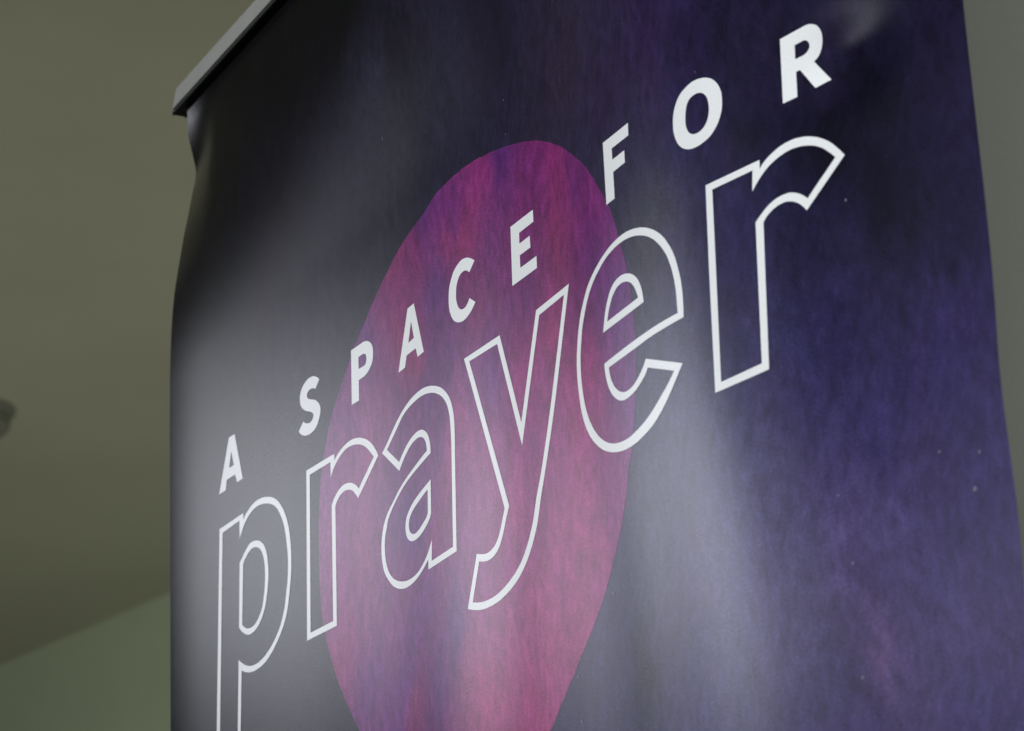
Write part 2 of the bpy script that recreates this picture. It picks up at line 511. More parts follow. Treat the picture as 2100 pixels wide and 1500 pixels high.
# the printed sheet: fine mesh where it is seen, plain below
print_m = print_mat('printed_ink')
oval_m = print_mat('printed_pink_ink', vivid=.95, hue=(.78, .80, .93))
white_m = print_mat('printed_white', color=(.84, .865, .88))
NS = 300
zrows = [-CAM_Z / U + .14 + k * .05 for k in range(200)]
zrows = [z for z in zrows if z < .50]
z = .52
while z < 1.448: zrows.append(z); z += .0045
zrows.append(1.452)
verts, SZ, faces = [], [], []
for j, z in enumerate(zrows):
    a, b_ = interp(S_LEFT, z), interp(S_RIGHT, z)
    for i in range(NS + 1):
        s = a + (b_ - a) * i / NS
        zz = z if j < len(zrows) - 1 else RAIL_Z(s) + .004
        if j < len(zrows) - 1 and z > 1.40: zz = z + (RAIL_Z(s) - 1.459) * (z - 1.40) / .052
        verts.append(bpos(s, zz) - RL); SZ.append((s * U * 1000, zz * U * 1000))
for j in range(len(zrows) - 1):
    for i in range(NS):
        k = j * (NS + 1) + i
        faces.append((k, k + 1, k + NS + 2, k + NS + 1))
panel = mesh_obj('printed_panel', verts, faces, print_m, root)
set_uv(panel.data, SZ); set_ink(panel.data, SZ, BASE_INK_AND_SHADE)

def inside(loops, x, y):
    c = False
    for lp in loops:
        j = len(lp) - 1
        for i in range(len(lp)):
            xi, yi = lp[i]; xj, yj = lp[j]
            if (yi > y) != (yj > y) and x < (xj - xi) * (y - yi) / (yj - yi) + xi: c = not c
            j = i
    return c

def decal(name, loops, mat, off, parent, grid=6.0, ink=None):
    """ink area bounded by closed loops (banner mm), lying on the sheet"""
    pts, edges = [], []
    for lp in loops:
        n0 = len(pts)
        pts += [Vector(p) for p in lp]
        edges += [(n0 + i, n0 + (i + 1) % len(lp)) for i in range(len(lp))]
    rim = list(pts)
    xs = [p[0] for p in pts]; ys = [p[1] for p in pts]
    y = min(ys) + grid / 2; row = 0
    while y < max(ys):
        x = min(xs) + grid / 2 + (grid / 2 if row % 2 else 0)
        while x < max(xs):
            if inside(loops, x, y) and min((q[0] - x) ** 2 + (q[1] - y) ** 2 for q in rim) > 2.6: pts.append(Vector((x, y)))
            x += grid
        y += grid * .87; row += 1
    v, e, f, _, _, _ = delaunay_2d_cdt(pts, edges, [], 0, 1e-4)
    keep = []
    for t in f:
        cx = sum(v[i][0] for i in t) / len(t); cy = sum(v[i][1] for i in t) / len(t)
        if inside(loops, cx, cy):
            a = v[t[0]]; area = sum((v[t[i]][0] - a[0]) * (v[t[i + 1]][1] - a[1]) - (v[t[i + 1]][0] - a[0]) * (v[t[i]][1] - a[1]) for i in range(1, len(t) - 1))
            keep.append(tuple(t) if area > 0 else tuple(reversed(t)))
    used = sorted({i for t in keep for i in t}); mp = {k: i for i, k in enumerate(used)}
    SZ = [(v[i][0], v[i][1]) for i in used]
    V = [bpos(p[0] / 1000 / U, p[1] / 1000 / U, off) - RL for p in SZ]
    o = mesh_obj(name, V, [tuple(mp[i] for i in t) for t in keep], mat, parent)
    set_uv(o.data, SZ); set_normals(o.data, SZ)
    if ink: set_ink(o.data, SZ, ink)
    return o

OVAL = [[129.63, 477.33], [129.02, 476.17], [128.49, 474.98], [128.03, 473.76], [127.62, 472.53], [127.23, 471.28], [126.87, 470.02], [126.5, 468.77], [126.11, 467.52], [125.68, 466.29], [125.19, 465.08], [124.64, 463.83], [124.07, 462.59], [123.49, 461.36], [122.89, 460.12], [122.28, 458.9], [121.65, 457.68], [121.0, 456.47], [120.33, 455.26], [119.65, 454.06], [118.95, 452.86], [118.23, 451.67], [117.46, 450.44], [116.67, 449.22], [115.85, 448.0], [115.02, 446.79], [114.17, 445.58], [113.3, 444.38], [112.43, 443.19], [111.54, 441.99], [110.65, 440.8], [109.75, 439.61], [108.84, 438.42], [107.92, 437.22], [106.99, 436.02], [106.06, 434.83], [105.11, 433.65], [104.15, 432.46], [103.18, 431.28], [102.2, 430.11], [101.2, 428.94], [100.18, 427.78], [99.24, 426.71], [98.28, 425.64], [97.32, 424.58], [96.34, 423.52], [95.36, 422.46], [94.36, 421.4], [93.35, 420.36], [92.32, 419.31], [91.28, 418.27], [90.23, 417.24], [89.15, 416.22], [88.06, 415.2], [86.95, 414.2], [85.74, 413.14], [84.49, 412.1], [83.23, 411.07], [81.93, 410.05], [80.63, 409.03], [79.31, 408.02], [77.99, 407.0], [76.68, 405.98], [75.37, 404.96], [74.07, 403.94], [72.83, 402.94], [71.6, 401.95], [70.36, 400.96], [69.13, 399.96], [67.89, 398.96], [66.65, 397.97], [65.41, 396.97], [64.17, 395.97], [62.92, 394.98], [61.66, 393.98], [60.4, 392.98], [59.14, 391.99], [57.87, 390.99], [56.59, 390.0], [55.34, 389.02], [54.07, 388.05], [52.81, 387.07], [51.54, 386.1], [50.26, 385.12], [48.98, 384.15], [47.71, 383.17], [46.43, 382.19], [45.15, 381.22], [43.87, 380.24], [42.51, 379.18], [41.18, 378.12], [39.85, 377.06], [38.51, 375.99], [37.16, 374.94], [35.78, 373.89], [34.35, 372.86], [32.88, 371.85], [31.45, 370.91], [29.99, 369.98], [28.51, 369.05], [27.0, 368.14], [25.46, 367.24], [23.89, 366.34], [22.28, 365.47], [20.64, 364.6], [18.96, 363.75], [17.25, 362.92], [15.49, 362.11], [13.69, 361.32], [11.84, 360.55], [9.95, 359.81], [7.93, 359.03], [5.88, 358.25], [3.81, 357.48], [1.71, 356.71], [-0.42, 355.96], [-2.59, 355.22], [-4.78, 354.5], [-7.02, 353.81], [-9.29, 353.14], [-11.6, 352.51], [-13.95, 351.92], [-16.35, 351.37], [-18.79, 350.86], [-21.28, 350.41], [-23.83, 350.01], [-26.37, 349.66], [-28.97, 349.32], [-31.64, 349.0], [-34.37, 348.71], [-37.15, 348.45], [-39.99, 348.22], [-42.86, 348.04], [-45.78, 347.91], [-48.74, 347.84], [-51.73, 347.83], [-54.75, 347.89], [-57.79, 348.02], [-60.86, 348.23], [-63.94, 348.54], [-67.04, 348.94], [-70.3, 349.46], [-73.68, 350.08], [-77.16, 350.82], [-80.73, 351.64], [-84.37, 352.56], [-88.06, 353.56], [-91.79, 354.64], [-95.54, 355.78], [-99.29, 356.98], [-103.01, 358.24], [-106.69, 359.53], [-110.3, 360.86], [-113.82, 362.22], [-117.23, 363.59], [-120.51, 364.97], [-123.69, 366.39], [-126.79, 367.88], [-129.8, 369.43], [-132.73, 371.02], [-135.59, 372.67], [-138.36, 374.35], [-141.06, 376.07], [-143.7, 377.82], [-146.27, 379.59], [-148.78, 381.38], [-151.24, 383.18], [-153.64, 384.99], [-156.0, 386.8], [-158.32, 388.6], [-160.59, 390.4], [-162.84, 392.17], [-164.94, 393.88], [-166.99, 395.6], [-168.96, 397.33], [-170.88, 399.07], [-172.75, 400.82], [-174.57, 402.58], [-176.34, 404.35], [-178.07, 406.12], [-179.77, 407.91], [-181.43, 409.69], [-183.07, 411.49], [-184.69, 413.29], [-186.29, 415.09], [-187.88, 416.89], [-189.45, 418.7], [-191.03, 420.5], [-192.6, 422.31], [-194.18, 424.12], [-195.85, 426.04], [-197.5, 427.96], [-199.13, 429.89], [-200.74, 431.82], [-202.32, 433.75], [-203.89, 435.68], [-205.45, 437.62], [-206.9, 439.46], [-208.36, 441.31], [-209.8, 443.15], [-211.22, 445.0], [-212.62, 446.85], [-213.99, 448.7], [-215.33, 450.55], [-216.62, 452.41], [-217.87, 454.26], [-219.09, 456.12], [-220.26, 457.99], [-221.39, 459.86], [-222.48, 461.72], [-223.55, 463.59], [-224.6, 465.46], [-225.62, 467.33], [-226.64, 469.2], [-227.67, 471.1], [-228.69, 473.0], [-229.69, 474.91], [-230.67, 476.82], [-231.6, 478.72], [-232.48, 480.61], [-233.29, 482.5], [-234.05, 484.42], [-234.75, 486.34], [-235.39, 488.25], [-235.99, 490.15], [-236.54, 492.05], [-237.05, 493.94], [-237.53, 495.83], [-237.97, 497.71], [-238.36, 499.51], [-238.69, 501.3], [-238.98, 503.08], [-239.24, 504.86], [-239.46, 506.63], [-239.66, 508.4], [-239.84, 510.16], [-240.0, 511.92], [-240.16, 513.69], [-240.33, 515.45], [-240.48, 517.16], [-240.62, 518.87], [-240.74, 520.57], [-240.85, 522.28], [-240.95, 523.98], [-241.04, 525.68], [-241.11, 527.38], [-241.17, 529.08], [-241.21, 530.77], [-241.25, 532.46], [-241.27, 534.15], [-241.28, 535.84], [-241.28, 537.53], [-241.27, 539.21], [-241.25, 540.9], [-241.21, 542.58], [-241.16, 544.26], [-241.1, 545.93], [-241.02, 547.61], [-240.94, 549.28], [-240.83, 550.95], [-240.72, 552.61], [-240.59, 554.27], [-240.44, 555.93], [-240.27, 557.58], [-240.1, 559.23], [-239.91, 560.87], [-239.72, 562.51], [-239.5, 564.14], [-239.28, 565.78], [-239.04, 567.41], [-238.78, 569.03], [-238.5, 570.65], [-238.2, 572.26], [-237.87, 573.86], [-237.53, 575.46], [-237.14, 577.17], [-236.73, 578.89], [-236.31, 580.6], [-235.86, 582.3], [-235.38, 583.99], [-234.87, 585.66], [-234.31, 587.32], [-233.7, 588.97], [-233.06, 590.51], [-232.38, 592.03], [-231.66, 593.54], [-230.92, 595.04], [-230.17, 596.54], [-229.42, 598.04], [-228.68, 599.58], [-227.94, 601.12], [-227.21, 602.67], [-226.46, 604.21], [-225.69, 605.73], [-224.87, 607.25], [-224.01, 608.73], [-223.08, 610.2], [-222.1, 611.6], [-221.07, 612.98], [-219.98, 614.33], [-218.86, 615.67], [-217.7, 617.0], [-216.52, 618.31], [-215.32, 619.61], [-214.11, 620.91], [-212.91, 622.2], [-211.7, 623.48], [-210.47, 624.75], [-209.22, 626.0], [-207.96, 627.25], [-206.68, 628.49], [-205.41, 629.73], [-204.14, 630.97], [-202.87, 632.21], [-201.58, 633.5], [-200.3, 634.79], [-199.03, 636.09], [-197.77, 637.39], [-196.49, 638.68], [-195.21, 639.97], [-193.9, 641.24], [-192.57, 642.5], [-191.2, 643.74], [-189.8, 644.96], [-188.35, 646.15], [-186.85, 647.33], [-185.33, 648.48], [-183.78, 649.62], [-182.22, 650.76], [-180.65, 651.88], [-179.08, 653.01], [-177.52, 654.13], [-175.97, 655.27], [-174.44, 656.42], [-172.91, 657.57], [-171.39, 658.73], [-169.87, 659.89], [-168.35, 661.04], [-166.83, 662.18], [-165.28, 663.32], [-163.72, 664.44], [-162.14, 665.55], [-160.52, 666.64], [-158.97, 667.65], [-157.41, 668.66], [-155.82, 669.65], [-154.23, 670.63], [-152.61, 671.6], [-150.98, 672.55], [-149.33, 673.5], [-147.66, 674.43], [-145.98, 675.36], [-144.29, 676.27], [-142.58, 677.17], [-140.85, 678.06], [-138.99, 679.01], [-137.13, 679.96], [-135.26, 680.89], [-133.36, 681.81], [-131.43, 682.71], [-129.46, 683.58], [-127.43, 684.41], [-125.35, 685.2], [-123.29, 685.92], [-121.19, 686.61], [-119.05, 687.26], [-116.87, 687.89], [-114.66, 688.5], [-112.42, 689.07], [-110.18, 689.6], [-107.87, 690.07], [-105.54, 690.52], [-103.22, 690.97], [-100.94, 691.45], [-98.74, 691.98], [-96.65, 692.6], [-94.68, 693.3], [-92.79, 694.06], [-90.93, 694.83], [-89.04, 695.59], [-87.09, 696.28], [-85.02, 696.89], [-82.8, 697.37], [-80.45, 697.72], [-78.01, 697.99], [-75.5, 698.21], [-72.97, 698.4], [-70.47, 698.59], [-67.82, 698.82], [-65.18, 699.04], [-62.51, 699.23], [-59.79, 699.36], [-56.9, 699.42], [-53.97, 699.44], [-51.0, 699.41], [-48.0, 699.33], [-44.97, 699.21], [-41.94, 699.06], [-38.88, 698.86], [-35.76, 698.59], [-32.82, 698.25], [-29.82, 697.84], [-26.78, 697.38], [-23.71, 696.88], [-20.29, 696.27], [-16.82, 695.6], [-13.31, 694.89], [-9.76, 694.13], [-6.29, 693.36], [-2.79, 692.56], [0.75, 691.71], [4.33, 690.81], [7.94, 689.85], [11.92, 688.75], [15.92, 687.59], [19.95, 686.35], [23.23, 685.29], [26.53, 684.2], [29.84, 683.06], [33.13, 681.87], [36.4, 680.61], [39.63, 679.27], [42.85, 677.85], [46.06, 676.34], [49.25, 674.77], [52.42, 673.14], [55.54, 671.47], [58.6, 669.76], [61.71, 667.98], [64.78, 666.14], [67.78, 664.25], [70.43, 662.45], [73.0, 660.6], [75.52, 658.72], [78.04, 656.84], [80.63, 654.91], [83.21, 652.97], [85.73, 651.03], [88.18, 649.08], [90.64, 647.06], [93.03, 645.03], [95.31, 643.01], [97.45, 641.01], [99.44, 639.02], [101.27, 637.04], [103.01, 635.08], [104.73, 633.13], [106.67, 630.91], [108.54, 628.7], [110.35, 626.51], [112.12, 624.34], [113.57, 622.52], [115.0, 620.72], [116.38, 618.93], [117.72, 617.15], [119.0, 615.39], [120.42, 613.38], [121.78, 611.37], [123.06, 609.39], [124.26, 607.43], [125.35, 605.55], [126.35, 603.69], [127.29, 601.85], [128.17, 600.03], [128.99, 598.22], [129.81, 596.28], [130.54, 594.35], [131.23, 592.44], [131.94, 590.53], [132.67, 588.66], [133.41, 586.79], [134.13, 584.92], [134.85, 583.07], [135.54, 581.22], [136.12, 579.61], [136.7, 578.01], [137.27, 576.42], [137.82, 574.83], [138.32, 573.26], [138.79, 571.7], [139.24, 570.0], [139.63, 568.31], [139.97, 566.63], [140.28, 564.97], [140.56, 563.32], [140.82, 561.68], [141.06, 560.04], [141.31, 558.4], [141.55, 556.78], [141.76, 555.16], [141.96, 553.55], [142.15, 551.95], [142.32, 550.35], [142.48, 548.76], [142.63, 547.17], [142.78, 545.58], [142.92, 544.14], [143.05, 542.69], [143.18, 541.25], [143.3, 539.81], [143.41, 538.38], [143.48, 536.95], [143.53, 535.54], [143.55, 534.05], [143.54, 532.58], [143.49, 531.11], [143.42, 529.65], [143.33, 528.21], [143.22, 526.76], [143.09, 525.33], [142.95, 523.9], [142.8, 522.47], [142.64, 521.05], [142.47, 519.62], [142.31, 518.23], [142.13, 516.84], [141.94, 515.45], [141.74, 514.06], [141.53, 512.69], [141.3, 511.31], [141.06, 509.94], [140.81, 508.58], [140.55, 507.22], [140.27, 505.86], [139.97, 504.52], [139.65, 503.12], [139.3, 501.72], [138.94, 500.34], [138.57, 498.96], [138.18, 497.58], [137.79, 496.21], [137.38, 494.84], [136.97, 493.47], [136.57, 492.09], [136.19, 490.71], [135.81, 489.33], [135.42, 487.95], [134.99, 486.58], [134.51, 485.24], [133.95, 483.93], [133.31, 482.65], [132.63, 481.56], [131.88, 480.51], [131.09, 479.47], [130.33, 478.41]]
ov = []
for i, (x, y) in enumerate(OVAL):
    w = noise.noise_vector(Vector((x * .12, y * .12, 1.0))); w2 = noise.noise_vector(Vector((x * .5, y * .5, 4.0)))
    ov.append((x + w[0] * .5 + w2[0] * .12, y + w[1] * .5 + w2[1] * .12))
o = decal('painted_oval', [ov], oval_m, .00005, panel, grid=2.6, ink=OVAL_INK)
o['label'] = 'large upright pink and purple brushed oval printed behind the lettering'

LETTERS = [
('solid white capital A, first word',[[-7462,12207,10,22,10,21,10,21,10,22,10,21,10,21,9,22,10,21,10,22,10,21,10,21,10,22,10,21,10,21,9,22,10,21,10,21,10,22,10,21,10,21,10,22,9,21,10,21,10,22,10,21,10,21,10,22,10,21,9,21,10,22,54,-2,54,-1,53,-1,9,-27,10,-28,9,-27,9,-28,10,-27,9,-28,9,-27,9,-27,10,-28,9,-27,9,-27,9,-28,10,-27,9,-27,9,-27,9,-27,9,-28,10,-27,9,-27,9,-27,9,-27,9,-27,9,-27,-40,-1,-39,0,-41,-1,-40,0,-13,29,-12,28,-13,29,-13,29,-47,0,-47,0,-46,-1,-47,0,-48,0,-7,-24,-7,-25,-7,-24,-8,-25,-7,-24,-47,0,-46,0,-47,0],[-7104,12654,9,-28,10,-28,9,-27,10,-28,10,-28,9,-27,10,-28,-45,-1,-44,0,-44,-1,7,22,7,22,8,21,7,22,7,22,8,22,7,21,7,22]]),
('solid white capital S',[[-4713,12810,-21,-17,-22,-18,-21,-17,-21,-17,-21,-17,-42,24,-68,17,-38,0,-32,-6,-27,-12,-17,-18,-1,-31,33,-35,43,-19,50,-17,43,-16,42,-17,40,-25,35,-26,25,-25,19,-25,12,-29,4,-28,-3,-27,-8,-25,-9,-18,-12,-18,-12,-17,-14,-17,-14,-16,-17,-16,-23,-16,-26,-15,-31,-11,-40,-9,-46,-4,-42,-1,-44,3,-38,6,-39,10,-39,14,-37,17,-32,20,-26,22,-25,28,21,14,20,14,21,14,21,15,21,14,20,14,29,-24,38,-21,51,-18,60,-8,29,5,23,10,23,14,13,19,1,23,-24,32,-68,33,-38,15,-38,15,-49,24,-44,27,-38,32,-28,33,-13,30,-5,28,-2,22,1,21,3,21,10,24,14,22,17,21,16,14,18,13,20,12,26,13,29,11,33,8,31,5,35,3,38,-2,46,-6,48,-12,39,-17,37,-20,31,-21]]),
('solid white capital P',[[-3876,12883,41,-1,41,0,41,-1,41,0,41,0,41,-1,39,2,44,-4,37,-6,37,-10,38,-17,35,-21,32,-28,23,-29,12,-23,6,-21,4,-22,1,-23,-1,-23,-4,-22,-5,-22,-7,-21,-11,-19,-15,-19,-20,-17,-22,-15,-23,-14,-25,-12,-28,-11,-40,-9,-44,-6,-33,-1,-34,0,-61,0,-1,-22,-1,-22,-1,-22,0,-22,-1,-22,-1,-22,-1,-22,0,-22,-1,-22,-1,-22,-1,-21,-46,1,-46,2,-46,2,-46,1,1,23,0,24,0,23,1,23,0,23,1,23,0,23,1,23,0,24,0,23,1,23,0,23,1,23,0,24,0,23,1,23,0,23,1,24,0,23,1,23,0,23,0,24,1,23,0,23,1,24,0,23,0,23],[-3695,12740,46,2,46,1,49,-4,41,-22,17,-26,2,-26,0,-23,-7,-21,-13,-16,-22,-11,-58,-1,-50,3,-50,3,0,24,0,23,-1,24,0,23,0,24]]),
('solid white capital A in SPACE',[[-2695,12225,9,20,8,20,8,20,8,20,8,20,8,20,8,20,9,20,8,20,8,20,8,20,8,20,8,20,8,20,9,20,8,20,8,20,8,20,8,20,8,20,9,20,8,20,8,20,8,20,8,20,8,20,9,20,8,20,8,20,8,20,8,20,9,20,8,20,40,1,41,1,41,1,41,1,9,-26,9,-26,9,-26,10,-26,9,-26,9,-26,9,-25,9,-26,9,-26,10,-25,9,-26,9,-26,9,-25,9,-26,9,-26,9,-25,10,-26,9,-25,9,-26,9,-25,9,-26,9,-25,9,-26,9,-25,9,-26,-39,-1,-40,-1,-40,-2,-40,-1,-9,22,-9,23,-9,23,-9,23,-9,23,-39,0,-40,-1,-40,0,-39,-1,-40,-1,-39,0,-9,-21,-8,-21,-8,-21,-8,-21,-8,-21,-8,-21,-43,-1,-42,0,-43,0],[-2344,12708,7,-24,8,-24,7,-24,7,-25,7,-24,8,-24,7,-24,7,-24,8,-24,-37,-2,-36,-3,-36,-3,-36,-2,7,20,7,21,7,21,8,20,7,21,7,21,7,20,7,21,8,21,7,20]]),
('solid white capital C',[[-762,12841,-18,-13,-17,-12,-18,-13,-18,-13,-17,-12,-18,-13,-18,-12,-39,30,-52,25,-32,5,-30,0,-33,-3,-29,-8,-19,-9,-16,-12,-13,-13,-17,-19,-14,-19,-11,-22,-8,-22,-4,-23,-3,-24,-2,-24,-1,-24,2,-26,5,-21,6,-22,9,-23,14,-28,22,-29,37,-30,38,-14,33,-4,28,0,35,8,28,14,22,14,19,16,14,18,33,-23,33,-22,33,-23,33,-22,-16,-14,-17,-13,-19,-12,-19,-11,-21,-12,-23,-10,-24,-10,-25,-9,-25,-7,-25,-7,-27,-5,-31,-2,-37,1,-39,5,-38,10,-39,13,-40,20,-36,23,-27,24,-22,26,-18,25,-16,28,-13,27,-9,26,-8,24,-4,24,-3,24,-1,23,-1,20,1,21,2,20,2,19,3,22,4,21,4,21,7,20,8,19,10,17,11,17,12,16,13,16,15,17,15,17,17,17,20,14,19,11,21,11,23,9,25,8,29,8,31,7,34,3,37,-1,40,-5,41,-10,42,-15,34,-16,33,-18,38,-24]]),
('solid white capital E',[[104,12895,40,-2,39,-1,40,-2,39,-1,40,-2,39,-2,40,-1,39,-2,40,-2,39,-2,40,-1,39,-2,39,-2,39,-2,1,-22,1,-22,1,-22,1,-22,1,-22,1,-22,-39,1,-39,1,-40,1,-39,2,-39,1,-40,1,-39,1,-40,2,-39,1,0,-20,0,-20,0,-20,0,-20,0,-20,1,-20,36,-1,36,-2,36,-1,36,-1,36,-1,36,-1,36,-1,1,-22,2,-23,1,-22,2,-22,1,-22,2,-22,-37,2,-38,2,-37,2,-38,1,-37,2,-38,2,-37,1,0,-23,1,-23,1,-24,0,-23,1,-23,1,-24,40,-1,39,-2,40,-2,40,-1,39,-2,40,-2,39,-1,40,-2,39,-2,39,-1,1,-22,0,-22,1,-22,0,-22,0,-22,1,-22,-37,1,-38,2,-37,2,-38,1,-37,2,-38,1,-37,2,-38,2,-38,1,-38,2,-38,1,-37,2,-38,1,-38,2,-38,1,-38,2,0,21,0,22,0,22,0,22,0,22,0,21,0,22,0,22,0,22,-1,22,0,22,0,21,0,22,0,22,0,22,0,22,0,22,0,22,0,22,-1,22,0,22,0,22,0,22,0,22,0,22,0,22,0,22,0,22,0,22]]),
('solid white capital F',[[2405,12879,38,-3,37,-2,37,-3,37,-2,37,-2,36,-2,36,-2,36,-2,36,-1,35,-2,36,-2,35,-1,34,-2,35,-1,34,-1,35,-1,-1,-22,-1,-21,0,-21,-1,-21,-1,-21,-1,-22,-32,2,-34,1,-33,1,-33,2,-34,1,-34,2,-34,2,-34,1,-35,2,-35,2,-35,2,1,-20,0,-20,0,-20,0,-20,0,-20,1,-20,34,-1,34,-2,34,-1,33,-2,34,-1,33,-1,33,-1,33,-2,0,-21,0,-21,-1,-21,0,-21,0,-21,0,-21,-32,0,-33,1,-32,1,-33,1,-33,1,-33,1,-33,1,-34,1,0,-20,0,-19,1,-20,0,-20,0,-20,0,-19,0,-20,0,-20,1,-19,0,-20,0,-20,0,-19,0,-20,0,-20,-37,1,-38,1,-38,2,-38,1,-38,1,-1,21,0,20,-1,20,0,21,-1,20,0,21,0,20,-1,21,0,20,-1,21,0,20,-1,21,0,20,-1,21,0,21,0,20,-1,21,0,20,-1,21,0,21,-1,20,0,21,-1,20,0,21,0,21,-1,20,0,21,-1,21,0,20,-1,21,0,21]]),
('solid white capital O',[[4386,12733,32,-15,31,-17,22,-16,20,-18,18,-19,19,-22,16,-23,13,-23,11,-24,8,-24,6,-23,3,-19,1,-18,1,-18,-1,-18,-1,-21,-2,-20,-3,-20,-4,-19,-5,-17,-6,-15,-6,-16,-8,-14,-9,-17,-10,-15,-11,-16,-12,-14,-13,-13,-14,-13,-14,-12,-16,-12,-14,-9,-15,-9,-16,-9,-17,-7,-18,-7,-21,-6,-22,-4,-23,-4,-23,-3,-25,-3,-24,-1,-26,-1,-26,1,-30,3,-31,3,-31,7,-31,9,-31,12,-37,18,-34,22,-22,18,-20,19,-18,20,-18,24,-13,24,-11,24,-9,21,-7,21,-5,21,-4,20,-3,22,-1,22,1,21,1,21,2,18,2,17,4,17,4,16,6,19,8,19,9,18,10,17,10,14,11,14,12,14,12,12,15,13,16,12,17,11,18,10,21,9,22,6,23,6,24,6,23,5,23,4,25,3,25,2,24,0,25,-2,26,-2,26,-4,28,-6,29,-7,29,-9],[4295,12618,22,-12,20,-14,22,-24,17,-24,11,-25,6,-25,4,-24,2,-22,0,-22,-1,-22,-3,-16,-4,-17,-6,-16,-6,-15,-10,-16,-11,-15,-13,-14,-13,-11,-13,-10,-15,-8,-17,-7,-22,-7,-24,-4,-25,-1,-35,3,-36,8,-26,12,-23,14,-22,21,-16,23,-11,21,-7,21,-5,20,-3,19,0,18,2,17,2,18,1,19,3,19,4,18,5,17,7,20,9,19,11,16,13,14,15,11,18,10,25,7,29,4,29,1,32,-2,29,-7]]),
('solid white capital R at the top right',[[5320,12760,19,2,19,3,19,2,18,3,19,2,19,3,18,2,19,3,18,2,19,3,19,2,18,2,19,3,17,3,18,1,17,0,18,-2,20,-4,19,-8,19,-11,17,-14,14,-19,11,-21,4,-15,3,-16,1,-15,0,-18,-2,-18,-3,-18,-4,-17,-5,-17,-6,-16,-6,-17,-7,-16,-9,-16,-8,-14,-10,-14,-10,-12,-15,-15,-17,-12,-20,-8,12,-17,12,-18,12,-18,12,-18,13,-19,13,-18,14,-19,14,-19,15,-19,15,-20,15,-19,16,-20,16,-20,-18,-3,-19,-2,-18,-3,-18,-3,-19,-3,-18,-3,-18,-2,-18,-3,-18,-3,-14,20,-14,20,-14,19,-13,20,-13,19,-13,20,-12,19,-13,19,-12,19,-11,19,-12,18,-11,19,-20,-3,-19,-3,0,-19,-1,-19,1,-19,0,-19,0,-19,1,-19,0,-20,1,-19,1,-19,1,-20,0,-19,1,-20,1,-19,-19,-2,-18,-1,-19,-2,-19,-2,-19,-1,-19,-2,-20,-2,-19,-1,0,19,0,19,0,20,-1,19,0,19,0,19,0,20,0,19,0,19,1,19,0,19,0,20,0,19,1,19,0,19,1,18,1,19,1,19,1,19,1,19,1,18,1,19,1,19,2,18,1,19,1,19,2,18,1,19,2,18,1,19,1,19,2,18],[5460,12653,19,3,20,3,20,3,20,3,20,1,19,-5,16,-17,6,-15,3,-16,-3,-24,-8,-13,-10,-12,-12,-12,-14,-10,-19,-8,-21,-4,-18,-2,-17,-3,-17,-2,-18,-2,2,19,2,19,2,19,2,19,2,18,2,19]]),
